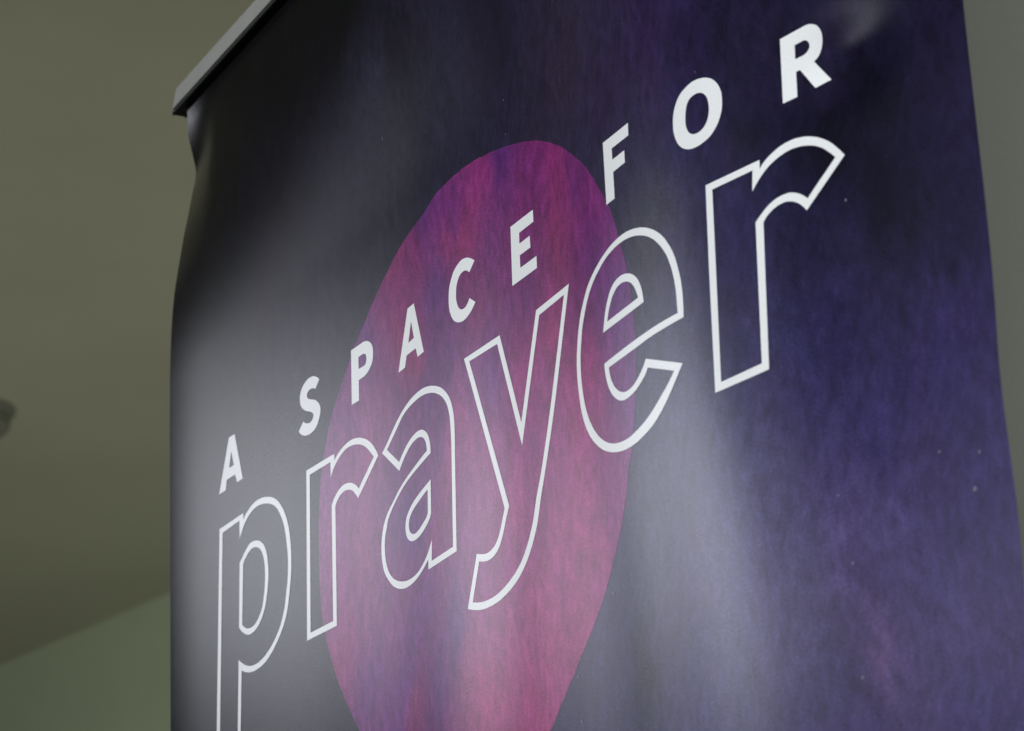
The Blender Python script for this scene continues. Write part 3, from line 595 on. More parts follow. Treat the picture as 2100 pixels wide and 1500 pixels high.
('outlined white lowercase p',[[-7461,11766,45,1,46,1,44,0,45,1,45,1,45,1,44,1,44,1,45,1,44,1,44,1,44,1,44,1,43,1,44,1,3,-27,3,-27,3,-27,21,20,25,18,23,13,25,13,27,11,27,10,29,11,30,9,32,9,33,7,42,6,44,5,48,1,42,-2,44,-4,45,-6,43,-8,44,-10,44,-12,44,-13,43,-15,42,-17,46,-24,43,-26,38,-27,31,-24,26,-25,25,-25,23,-25,24,-29,23,-29,20,-29,18,-28,17,-28,15,-27,13,-27,11,-26,11,-26,10,-26,9,-26,8,-27,7,-26,6,-27,6,-26,5,-26,4,-26,4,-23,3,-24,3,-23,2,-23,2,-23,2,-23,1,-23,1,-24,1,-25,0,-24,-1,-25,-1,-24,-1,-24,-2,-22,-2,-21,-3,-21,-3,-21,-3,-22,-3,-21,-4,-20,-4,-21,-4,-23,-5,-22,-6,-23,-5,-22,-6,-22,-6,-22,-6,-22,-6,-23,-7,-22,-6,-23,-7,-23,-8,-22,-8,-22,-8,-22,-10,-22,-10,-20,-10,-20,-11,-20,-11,-20,-13,-19,-13,-19,-14,-18,-14,-17,-15,-17,-16,-17,-17,-17,-17,-16,-18,-16,-20,-18,-21,-18,-21,-17,-22,-17,-23,-17,-24,-16,-24,-16,-24,-16,-24,-15,-26,-15,-27,-14,-28,-13,-26,-13,-27,-12,-28,-11,-29,-11,-31,-10,-33,-8,-36,-8,-37,-6,-39,-5,-40,-3,-42,-3,-44,-2,-45,2,-54,5,-56,9,-55,14,-54,17,-49,20,-46,22,-1,-23,-2,-23,-2,-23,-1,-23,-2,-23,-1,-23,-2,-23,-2,-23,-1,-23,-2,-23,-1,-23,-2,-23,-2,-23,-1,-23,-2,-23,-1,-23,-2,-23,-1,-23,-2,-23,-2,-23,-1,-23,-2,-23,-1,-23,-2,-23,-1,-23,-2,-23,-2,-23,-1,-23,-2,-23,-1,-23,-2,-22,-2,-23,-2,-22,-2,-23,-3,-22,-2,-23,-2,-22,-2,-23,-2,-22,-2,-23,-3,-22,-2,-23,-2,-22,-2,-23,-2,-22,-2,-22,-3,-23,-2,-22,-2,-23,-2,-22,-45,-2,-46,-1,-45,-2,-46,-1,-45,-2,-46,-2,-46,-1,-46,-2,-46,-1,-47,-2,-46,-2,-47,-1,-47,-2,-47,-1,1,23,1,24,1,24,1,24,1,23,2,24,1,24,1,24,1,24,1,23,1,24,1,24,1,24,1,24,1,23,1,24,1,24,1,24,1,24,1,24,1,24,1,24,1,23,1,24,1,24,2,24,1,23,1,24,1,23,2,24,1,23,1,24,1,24,2,23,1,24,1,23,2,24,1,24,1,23,1,24,2,23,1,24,1,24,2,23,1,24,1,24,2,23,1,24,1,24,1,24,2,23,1,24,1,24,2,23,1,24,1,24,2,24,1,23,1,24,2,24,1,24,1,24,2,23,1,24,1,24,2,24,1,24,1,24,2,23,1,24,1,24,2,24,1,24,1,24,2,24,1,24,1,24,2,24,1,23,2,24,1,24,1,24,2,24,1,24,1,24,2,24,1,24,1,24,2,24,1,24,2,24,1,24,1,24,2,25,1,24,1,24,2,24,1,24,1,24,2,24,1,24,2,24,1,24,1,25,2,24,1,24,1,24,2,24,1,25,2,24,1,24,1,24,2,24,1,25,1,24,2,24,1,24,2,25,1,24,1,24,2,24,1,25,1,24,2,24,1,25,2,24,1,24],[-7376,11696,44,2,43,2,44,2,43,2,44,2,43,2,43,2,43,2,43,2,43,2,42,2,1,-25,0,-25,0,-26,1,-25,0,-26,0,-25,0,-25,1,-26,0,-25,17,20,17,19,17,20,19,22,19,22,21,21,20,17,22,17,24,16,25,15,26,14,27,13,29,12,31,10,31,9,32,9,35,6,37,4,48,1,52,-2,54,-6,50,-8,51,-11,51,-14,45,-14,43,-16,42,-17,38,-21,36,-23,32,-23,32,-28,26,-29,24,-29,21,-29,20,-26,18,-27,16,-26,14,-27,14,-26,12,-27,11,-26,9,-27,8,-26,8,-26,7,-25,6,-24,5,-25,4,-24,5,-24,4,-24,5,-26,4,-26,4,-26,4,-25,3,-25,2,-26,1,-24,1,-25,0,-25,-1,-24,-1,-24,-2,-24,-1,-22,-2,-22,-3,-22,-3,-21,-3,-22,-4,-21,-4,-21,-5,-22,-6,-21,-6,-21,-7,-21,-7,-21,-6,-21,-7,-23,-6,-22,-6,-23,-7,-23,-7,-23,-7,-22,-8,-22,-10,-22,-11,-21,-11,-22,-13,-21,-13,-21,-12,-18,-13,-19,-13,-18,-14,-17,-15,-18,-16,-17,-17,-17,-19,-16,-19,-16,-19,-16,-21,-16,-21,-15,-23,-16,-24,-15,-25,-15,-26,-15,-27,-14,-28,-14,-26,-12,-28,-12,-28,-11,-29,-11,-31,-10,-32,-8,-41,-10,-42,-8,-44,-6,-48,-3,-42,0,-44,2,-45,5,-44,8,-44,11,-56,20,-53,23,-39,21,-38,22,-39,24,-38,25,-1,-24,-1,-23,-2,-24,-1,-23,-1,-24,-2,-23,-1,-23,-1,-24,-2,-23,-1,-24,-1,-23,-2,-23,-1,-24,-1,-23,-2,-23,-1,-24,-1,-23,-2,-24,-1,-23,-1,-23,-2,-23,-1,-24,-1,-23,-2,-23,-1,-24,-1,-23,-2,-23,-1,-23,-1,-24,-1,-23,-2,-23,-1,-23,-1,-24,-2,-23,-1,-23,-1,-23,-1,-24,-1,-24,-1,-24,-1,-24,-1,-23,-1,-24,-1,-24,-1,-24,-1,-24,-1,-24,-1,-23,-1,-24,-1,-24,-1,-24,-1,-23,-45,-3,-45,-3,-46,-2,-45,-3,-46,-2,-45,-3,-46,-2,-46,-3,-46,-2,-46,-3,-46,-2,1,23,1,23,1,24,2,23,1,24,1,23,1,24,2,23,1,24,1,23,1,24,2,24,1,23,1,24,1,23,2,24,1,23,1,24,1,24,2,23,1,24,1,23,1,24,2,23,1,24,1,23,1,24,2,24,1,23,1,24,1,23,2,24,1,23,1,24,1,24,2,23,1,24,1,24,1,23,2,24,1,23,1,24,1,24,2,24,1,23,1,24,1,24,2,23,1,24,1,24,1,24,2,23,1,24,1,24,1,24,2,23,1,24,1,24,2,24,1,24,1,23,2,24,1,24,1,24,1,24,2,24,1,23,1,24,2,24,1,24,1,24,2,24,1,24,1,24,2,24,1,24,1,23,1,24,2,24,1,24,1,24,2,24,1,24,1,24,2,24,1,24,1,24,2,24,1,25,1,24,2,24,1,24,1,24,2,24,1,24,1,24,2,24,1,24,1,24,2,25,1,24,1,24,2,24,1,24,1,24,2,25,1,24,1,24,2,24,1,25,1,24,2,24,1,24,1,25,2,24,1,24,1,24,2,25,1,24,1,24,2,25],[-6909,11186,21,16,22,16,22,15,22,15,22,15,22,15,22,14,23,14,25,12,28,14,29,13,34,9,42,5,47,-1,43,-7,45,-10,44,-14,43,-17,46,-27,39,-30,26,-25,21,-26,16,-26,14,-24,11,-24,8,-24,8,-24,6,-23,6,-23,4,-23,3,-23,3,-23,3,-22,2,-23,1,-22,1,-22,0,-22,-1,-22,-3,-23,-3,-22,-4,-22,-4,-22,-5,-22,-5,-23,-5,-23,-6,-24,-6,-23,-7,-22,-8,-23,-9,-23,-9,-22,-9,-22,-11,-22,-12,-22,-13,-20,-15,-21,-15,-20,-17,-19,-19,-19,-20,-18,-19,-15,-20,-15,-22,-15,-24,-13,-26,-12,-34,-13,-36,-11,-41,-8,-42,-5,-46,-1,-44,7,-44,11,-45,20,-42,24,-35,22,-31,22,-29,24,-26,24,1,23,1,24,2,24,1,23,1,24,1,24,1,24,1,23,2,24,1,24,1,24,1,23,1,24,1,24,1,24,2,23,1,24,1,24,1,24,1,24,1,24,1,23,2,24,1,24,1,24,1,24,1,24,1,24,2,24,1,23,1,24,1,24],[-6813,11160,23,19,25,17,27,17,28,15,27,16,29,14,34,11,42,8,47,1,38,-4,39,-8,40,-15,36,-18,36,-28,28,-29,23,-30,16,-30,13,-29,11,-27,7,-27,6,-27,5,-26,4,-26,2,-25,1,-26,0,-24,0,-24,-1,-22,-1,-23,-2,-23,-3,-22,-4,-22,-4,-24,-5,-23,-5,-24,-6,-23,-7,-23,-8,-22,-7,-23,-8,-23,-8,-23,-10,-22,-11,-22,-15,-20,-13,-17,-16,-16,-16,-15,-18,-15,-23,-19,-25,-19,-30,-16,-32,-14,-36,-11,-43,-7,-42,-1,-46,4,-66,13,-65,35,-33,22,-26,24,1,24,2,24,1,24,2,23,2,24,1,24,2,24,1,24,2,24,1,23,2,24,1,24,2,24,2,24,1,24,2,24,1,24,2,24,1,24,2,23,1,24,2,24,2,24,1,24,2,24,1,24,2,24,1,24,2,24,2,24]]),
('outlined white lowercase r after the p',[[-5098,11813,43,-1,43,-1,43,-1,43,-1,43,-1,43,0,43,-1,43,-1,43,-1,43,-1,43,-1,43,-1,42,-1,43,-1,43,-1,43,-2,43,-1,2,-25,2,-26,2,-26,20,13,21,12,23,11,24,11,29,11,32,10,33,9,35,8,35,7,36,7,38,5,40,3,46,1,49,-2,52,-6,47,-9,49,-11,48,-15,49,-17,48,-20,46,-21,43,-24,41,-26,37,-26,37,-30,33,-31,29,-31,22,-25,20,-25,18,-24,16,-24,13,-24,-22,-14,-22,-14,-22,-14,-21,-14,-22,-14,-22,-14,-22,-14,-22,-14,-22,-14,-22,-14,-22,-14,-22,-14,-22,-14,-22,-14,-22,-14,-22,-14,-22,-14,-22,-15,-22,-14,-22,-14,-22,-14,-22,-14,-22,-14,-23,-15,-21,24,-23,23,-25,23,-32,31,-39,28,-39,20,-43,16,-53,13,-52,6,-39,0,-35,-5,-32,-7,-33,-10,-28,-13,-25,-14,-21,-14,-18,-15,-15,-17,-13,-17,-1,-23,0,-23,-1,-23,0,-23,-1,-23,0,-23,-1,-22,0,-23,-1,-23,0,-23,-1,-23,0,-23,-1,-23,0,-23,-1,-23,0,-22,-1,-23,0,-23,-1,-23,0,-23,-1,-22,0,-23,-1,-23,0,-23,-1,-23,0,-22,-1,-23,0,-23,-1,-23,0,-22,-1,-23,0,-23,-1,-22,0,-23,-1,-23,0,-22,-1,-23,0,-23,-1,-22,0,-23,-1,-23,0,-22,-1,-23,0,-22,0,-23,-1,-23,0,-22,-1,-23,0,-22,-1,-23,0,-22,-1,-23,0,-23,-1,-22,0,-23,0,-22,-1,-23,0,-22,-1,-23,0,-22,-1,-22,-45,1,-45,1,-45,1,-46,1,-45,2,-45,1,-45,1,-46,1,-45,1,-45,1,-45,1,-45,1,-45,1,-45,1,-46,1,-45,0,-45,1,1,23,1,23,0,23,1,22,1,23,0,23,1,23,1,23,1,22,0,23,1,23,1,23,0,23,1,23,1,22,1,23,0,23,1,23,1,23,1,23,0,23,1,23,1,23,1,23,0,22,1,23,1,23,1,23,1,23,0,23,1,23,1,23,1,23,0,23,1,23,1,23,1,23,1,23,0,23,1,24,1,23,1,23,0,23,1,23,1,23,1,23,1,23,0,23,1,24,1,23,1,23,0,23,1,23,1,23,1,24,1,23,0,23,1,23,1,24,1,23,1,23,0,23,1,24,1,23,1,23,0,23,1,24,1,23,1,23,1,24,0,23,1,23,1,24,1,23,1,23,0,24,1,23,1,24,1,23,1,23,0,24,1,23,1,24,1,23,0,24,1,23],[-5011,11738,45,-1,45,0,46,-1,45,-1,46,-1,45,0,45,-1,46,-1,45,-1,45,0,45,-1,46,-1,-1,-24,-1,-24,0,-23,-1,-24,0,-24,-1,-24,-1,-23,0,-24,13,19,15,19,17,18,18,17,17,15,19,14,20,14,21,12,22,13,27,14,29,13,30,13,33,11,34,10,35,10,39,8,41,4,47,0,49,-3,51,-6,48,-8,49,-11,49,-14,41,-14,42,-17,39,-18,44,-26,40,-28,37,-29,28,-24,26,-24,25,-24,33,-30,32,-30,-21,-14,-22,-14,-22,-14,-22,-14,-22,-14,-22,-14,-22,-14,-22,-15,-22,-14,-23,-14,-22,-14,-22,-14,-22,-14,-22,-14,-22,-14,-22,-14,-22,-15,-23,-14,-33,33,-43,33,-39,23,-42,22,-41,15,-42,13,-54,11,-51,6,-46,1,-42,-5,-39,-8,-31,-8,-27,-10,-26,-11,-24,-12,-28,-15,-26,-17,-23,-18,-16,-14,-15,-15,-14,-15,0,-24,-1,-23,0,-23,-1,-23,0,-23,0,-23,-1,-23,0,-23,-1,-23,0,-23,-1,-24,0,-23,-1,-23,0,-23,-1,-23,0,-23,-1,-23,0,-23,-1,-23,0,-23,-1,-23,0,-23,-1,-22,0,-23,-1,-23,0,-23,0,-23,-1,-23,0,-23,-1,-23,0,-23,-1,-23,0,-22,-1,-23,0,-23,-1,-23,0,-23,-1,-23,0,-22,-1,-23,0,-23,-1,-23,0,-22,0,-23,-1,-23,0,-23,-1,-22,0,-23,-1,-23,0,-23,0,-22,-1,-23,0,-23,-1,-22,0,-23,-1,-23,0,-22,0,-23,-1,-23,-45,1,-45,1,-45,1,-45,1,-45,1,-45,1,-45,0,-44,1,-45,1,-45,1,-45,0,-45,1,-45,1,1,22,1,23,0,23,1,22,1,23,0,23,1,23,1,22,0,23,1,23,1,23,1,23,0,22,1,23,1,23,0,23,1,23,1,23,1,22,0,23,1,23,1,23,1,23,0,23,1,23,1,23,1,22,0,23,1,23,1,23,1,23,0,23,1,23,1,23,1,23,0,23,1,23,1,23,1,23,0,23,1,23,1,23,1,23,0,23,1,23,1,23,1,24,0,23,1,23,1,23,1,23,0,23,1,23,1,23,1,24,1,23,0,23,1,23,1,23,1,23,0,24,1,23,1,23,1,23,0,24,1,23,1,23,1,23,0,24,1,23,1,23,1,24,1,23,0,23,1,24,1,23,1,23,0,24,1,23,1,23]]),
('outlined white lowercase a',[[-3152,11433,25,13,23,14,24,13,23,14,23,14,22,14,22,15,21,15,21,15,21,15,22,15,22,15,20,14,21,13,21,14,22,13,21,14,23,13,23,12,23,12,23,12,24,11,24,11,25,11,26,10,27,10,27,9,27,9,28,8,29,8,30,7,31,6,32,5,33,5,34,4,35,3,36,2,40,1,42,0,42,-1,45,-4,47,-7,49,-9,49,-12,48,-13,48,-16,47,-17,48,-21,48,-22,43,-24,43,-29,39,-30,35,-30,28,-27,25,-28,22,-27,19,-27,14,-23,12,-23,10,-22,9,-23,8,-22,8,-24,7,-24,5,-23,5,-24,4,-23,3,-21,3,-21,1,-21,1,-21,0,-20,1,-21,0,-20,0,-21,1,-22,0,-23,0,-23,-1,-22,0,-22,-1,-23,-1,-22,-1,-22,-1,-21,0,-22,0,-21,-1,-22,0,-21,0,-21,0,-22,-1,-21,0,-21,0,-22,-1,-21,0,-21,0,-22,-1,-21,0,-21,0,-21,-1,-22,0,-21,0,-21,0,-21,-1,-22,0,-21,0,-21,-1,-21,0,-21,0,-22,-1,-21,0,-21,0,-21,-1,-21,0,-21,0,-21,0,-22,-1,-21,0,-21,0,-21,-1,-21,0,-21,0,-21,-1,-21,0,-21,0,-21,0,-21,-1,-21,0,-21,0,-21,-1,-21,0,-21,0,-21,-1,-21,0,-21,0,-21,0,-21,-40,-1,-40,-1,-40,0,-40,-1,-40,0,-41,-1,-41,0,-41,-1,-41,0,-41,-1,-42,0,-42,0,-42,-1,-42,0,-42,0,-42,0,-43,0,0,22,0,23,0,23,0,23,0,22,-21,-13,-21,-13,-23,-13,-23,-12,-25,-12,-27,-12,-29,-12,-30,-12,-31,-11,-33,-10,-31,-9,-33,-8,-33,-7,-36,-6,-38,-4,-39,-3,-42,-2,-43,1,-45,4,-47,8,-50,10,-48,14,-50,18,-49,22,-44,24,-35,22,-31,25,-27,24,-27,25,-28,27,-26,28,-24,27,-20,27,-16,26,-13,25,-10,25,-9,25,-8,25,-6,23,-5,23,-4,22,-2,23,-2,22,-1,22,0,23,0,23,2,23,3,22,4,22,5,22,5,22,6,21,8,22,8,21,8,20,10,21,12,20,12,19,13,17,14,16,14,16,16,15,17,15,17,15,19,14,19,13,21,13,22,12,22,12,22,12,22,12,24,14,24,15,24,14,24,14,25,14,25,14,26,13,27,12,28,12,29,12,29,11,29,11,30,10,30,10,30,10,30,9,31,9,32,9,31,9,31,8,32,9,32,9,32,9,32,8,32,8,33,8,34,8,35,8,34,8,35,7,0,18,-3,20,-4,19,-7,27,-11,26,-20,28,-26,26,-35,24,-62,21,-55,7,-50,-1,-36,-3,-33,-6,-31,-8,-29,-8,-29,-10,-28,-12,-25,-13,-24,-13,-24,-14,-23,-13,-22,-14,-21,-15,-21,-15,-21,-15,-19,-16,-19,-16,-18,-17,-18,-16,-33,25,-32,26,-33,25,-33,26,-33,26,-33,25,-32,26,-33,26,-32,25,-33,26,-33,26,-32,25],[-3027,11433,19,13,20,12,20,13,19,13,20,13,20,12,21,14,22,13,21,14,22,13,22,13,21,14,22,13,21,14,20,14,21,14,20,14,22,13,23,12,25,12,25,9,27,9,29,9,29,7,30,7,31,6,32,6,34,4,34,4,35,3,36,3,40,2,42,1,42,0,45,-3,47,-5,49,-7,50,-10,47,-11,49,-14,47,-17,42,-17,40,-19,39,-20,35,-22,33,-23,30,-24,33,-31,28,-31,24,-30,16,-23,12,-23,10,-23,9,-22,7,-22,7,-22,6,-22,4,-22,4,-21,4,-21,3,-22,3,-22,2,-22,1,-22,2,-22,2,-21,1,-23,1,-23,2,-23,0,-23,1,-23,1,-23,0,-22,0,-23,-1,-22,0,-21,0,-22,-1,-22,0,-22,0,-21,-1,-22,0,-22,0,-21,-1,-22,0,-22,0,-21,-1,-22,0,-21,0,-22,-1,-22,0,-21,0,-22,-1,-21,0,-22,0,-22,-1,-21,0,-22,0,-21,-1,-22,0,-21,0,-22,-1,-21,0,-22,0,-21,-1,-22,0,-21,0,-21,-1,-22,0,-21,0,-22,-1,-21,0,-22,0,-21,-1,-21,0,-22,0,-21,-1,-22,0,-21,0,-21,-1,-22,0,-21,0,-21,-1,-22,0,-21,-40,-1,-40,0,-40,-1,-40,-1,-40,0,-41,-1,-41,0,-41,-1,-41,0,-42,-1,-41,0,-42,0,-42,-1,2,21,1,21,2,21,2,22,1,21,2,21,2,21,1,21,2,21,2,21,1,21,-16,-19,-17,-19,-17,-19,-15,-16,-14,-16,-15,-15,-16,-15,-18,-15,-19,-15,-21,-14,-21,-14,-23,-13,-24,-13,-23,-12,-25,-12,-25,-11,-27,-10,-29,-9,-34,-7,-36,-7,-39,-5,-40,-3,-47,-1,-49,1,-52,4,-48,8,-49,10,-49,13,-49,16,-49,19,-45,22,-35,20,-32,22,-28,23,-26,22,-24,25,-20,25,-16,25,-14,25,-13,25,-11,25,-8,24,-7,24,-5,24,-4,23,-4,25,-3,25,-2,25,0,24,0,24,2,21,3,22,4,21,5,21,6,20,8,20,9,20,10,19,10,20,10,19,7,18,7,18,9,18,14,18,16,16,18,16,20,16,19,15,18,15,19,13,20,14,20,13,21,13,21,13,21,13,22,12,23,13,24,12,23,13,25,12,25,11,26,11,26,11,27,10,28,10,29,9,29,9,29,8,30,9,32,8,33,8,34,7,34,8,34,7,35,7,34,7,33,7,34,7,34,7,35,7,34,7,31,6,32,6,32,5,31,6,2,23,0,23,-2,25,-3,21,-4,22,-7,23,-9,23,-11,26,-15,27,-22,27,-27,26,-33,25,-34,20,-38,17,-48,11,-46,5,-47,0,-41,-5,-40,-6,-33,-7,-32,-8,-30,-9,-28,-11,-27,-11,-24,-10,-22,-12,-22,-12,-20,-12,-21,-13,-21,-13,-21,-14,-20,-14,-20,-14,-19,-14,-19,-15,-34,26,-33,26,-34,25,-33,26,-34,26,-33,26,-34,26,-33,26],[-1932,10765,-37,-9,-37,-9,-36,-8,-34,-8,-35,-8,-34,-8,-34,-8,-34,-8,-30,-9,-29,-8,-30,-8,-29,-10,-27,-9,-27,-10,-24,-11,-24,-11,-22,-12,-22,-12,-20,-13,-18,-13,-20,-17,-19,-17,-16,-19,-12,-19,-9,-20,-6,-22,-4,-22,-1,-22,1,-22,4,-23,7,-23,8,-21,12,-22,19,-23,26,-23,35,-21,62,-21,55,-6,51,2,42,3,38,7,35,9,34,10,29,10,27,11,25,12,25,12,23,13,21,12,20,12,19,13,16,13,12,15,9,15,8,16,0,22,1,21,0,22,1,22,0,22,0,21,1,22,0,22,0,21,1,22,0,22,1,22,0,21,0,22,1,22,0,22],[-2014,10676,-35,-9,-35,-9,-34,-9,-34,-9,-31,-9,-31,-9,-30,-10,-30,-9,-29,-10,-31,-11,-31,-11,-30,-12,-27,-13,-19,-13,-18,-13,-16,-13,-13,-15,-10,-16,-8,-16,-5,-16,-3,-18,0,-18,4,-20,7,-26,18,-26,51,-38,62,-16,36,-1,31,6,29,7,29,6,27,9,25,9,24,10,24,10,31,12,30,12,25,14,16,14,14,15,10,16,1,21,0,21,1,21,0,22,1,21,0,21,1,21,1,22,0,21,1,21,0,21]]),
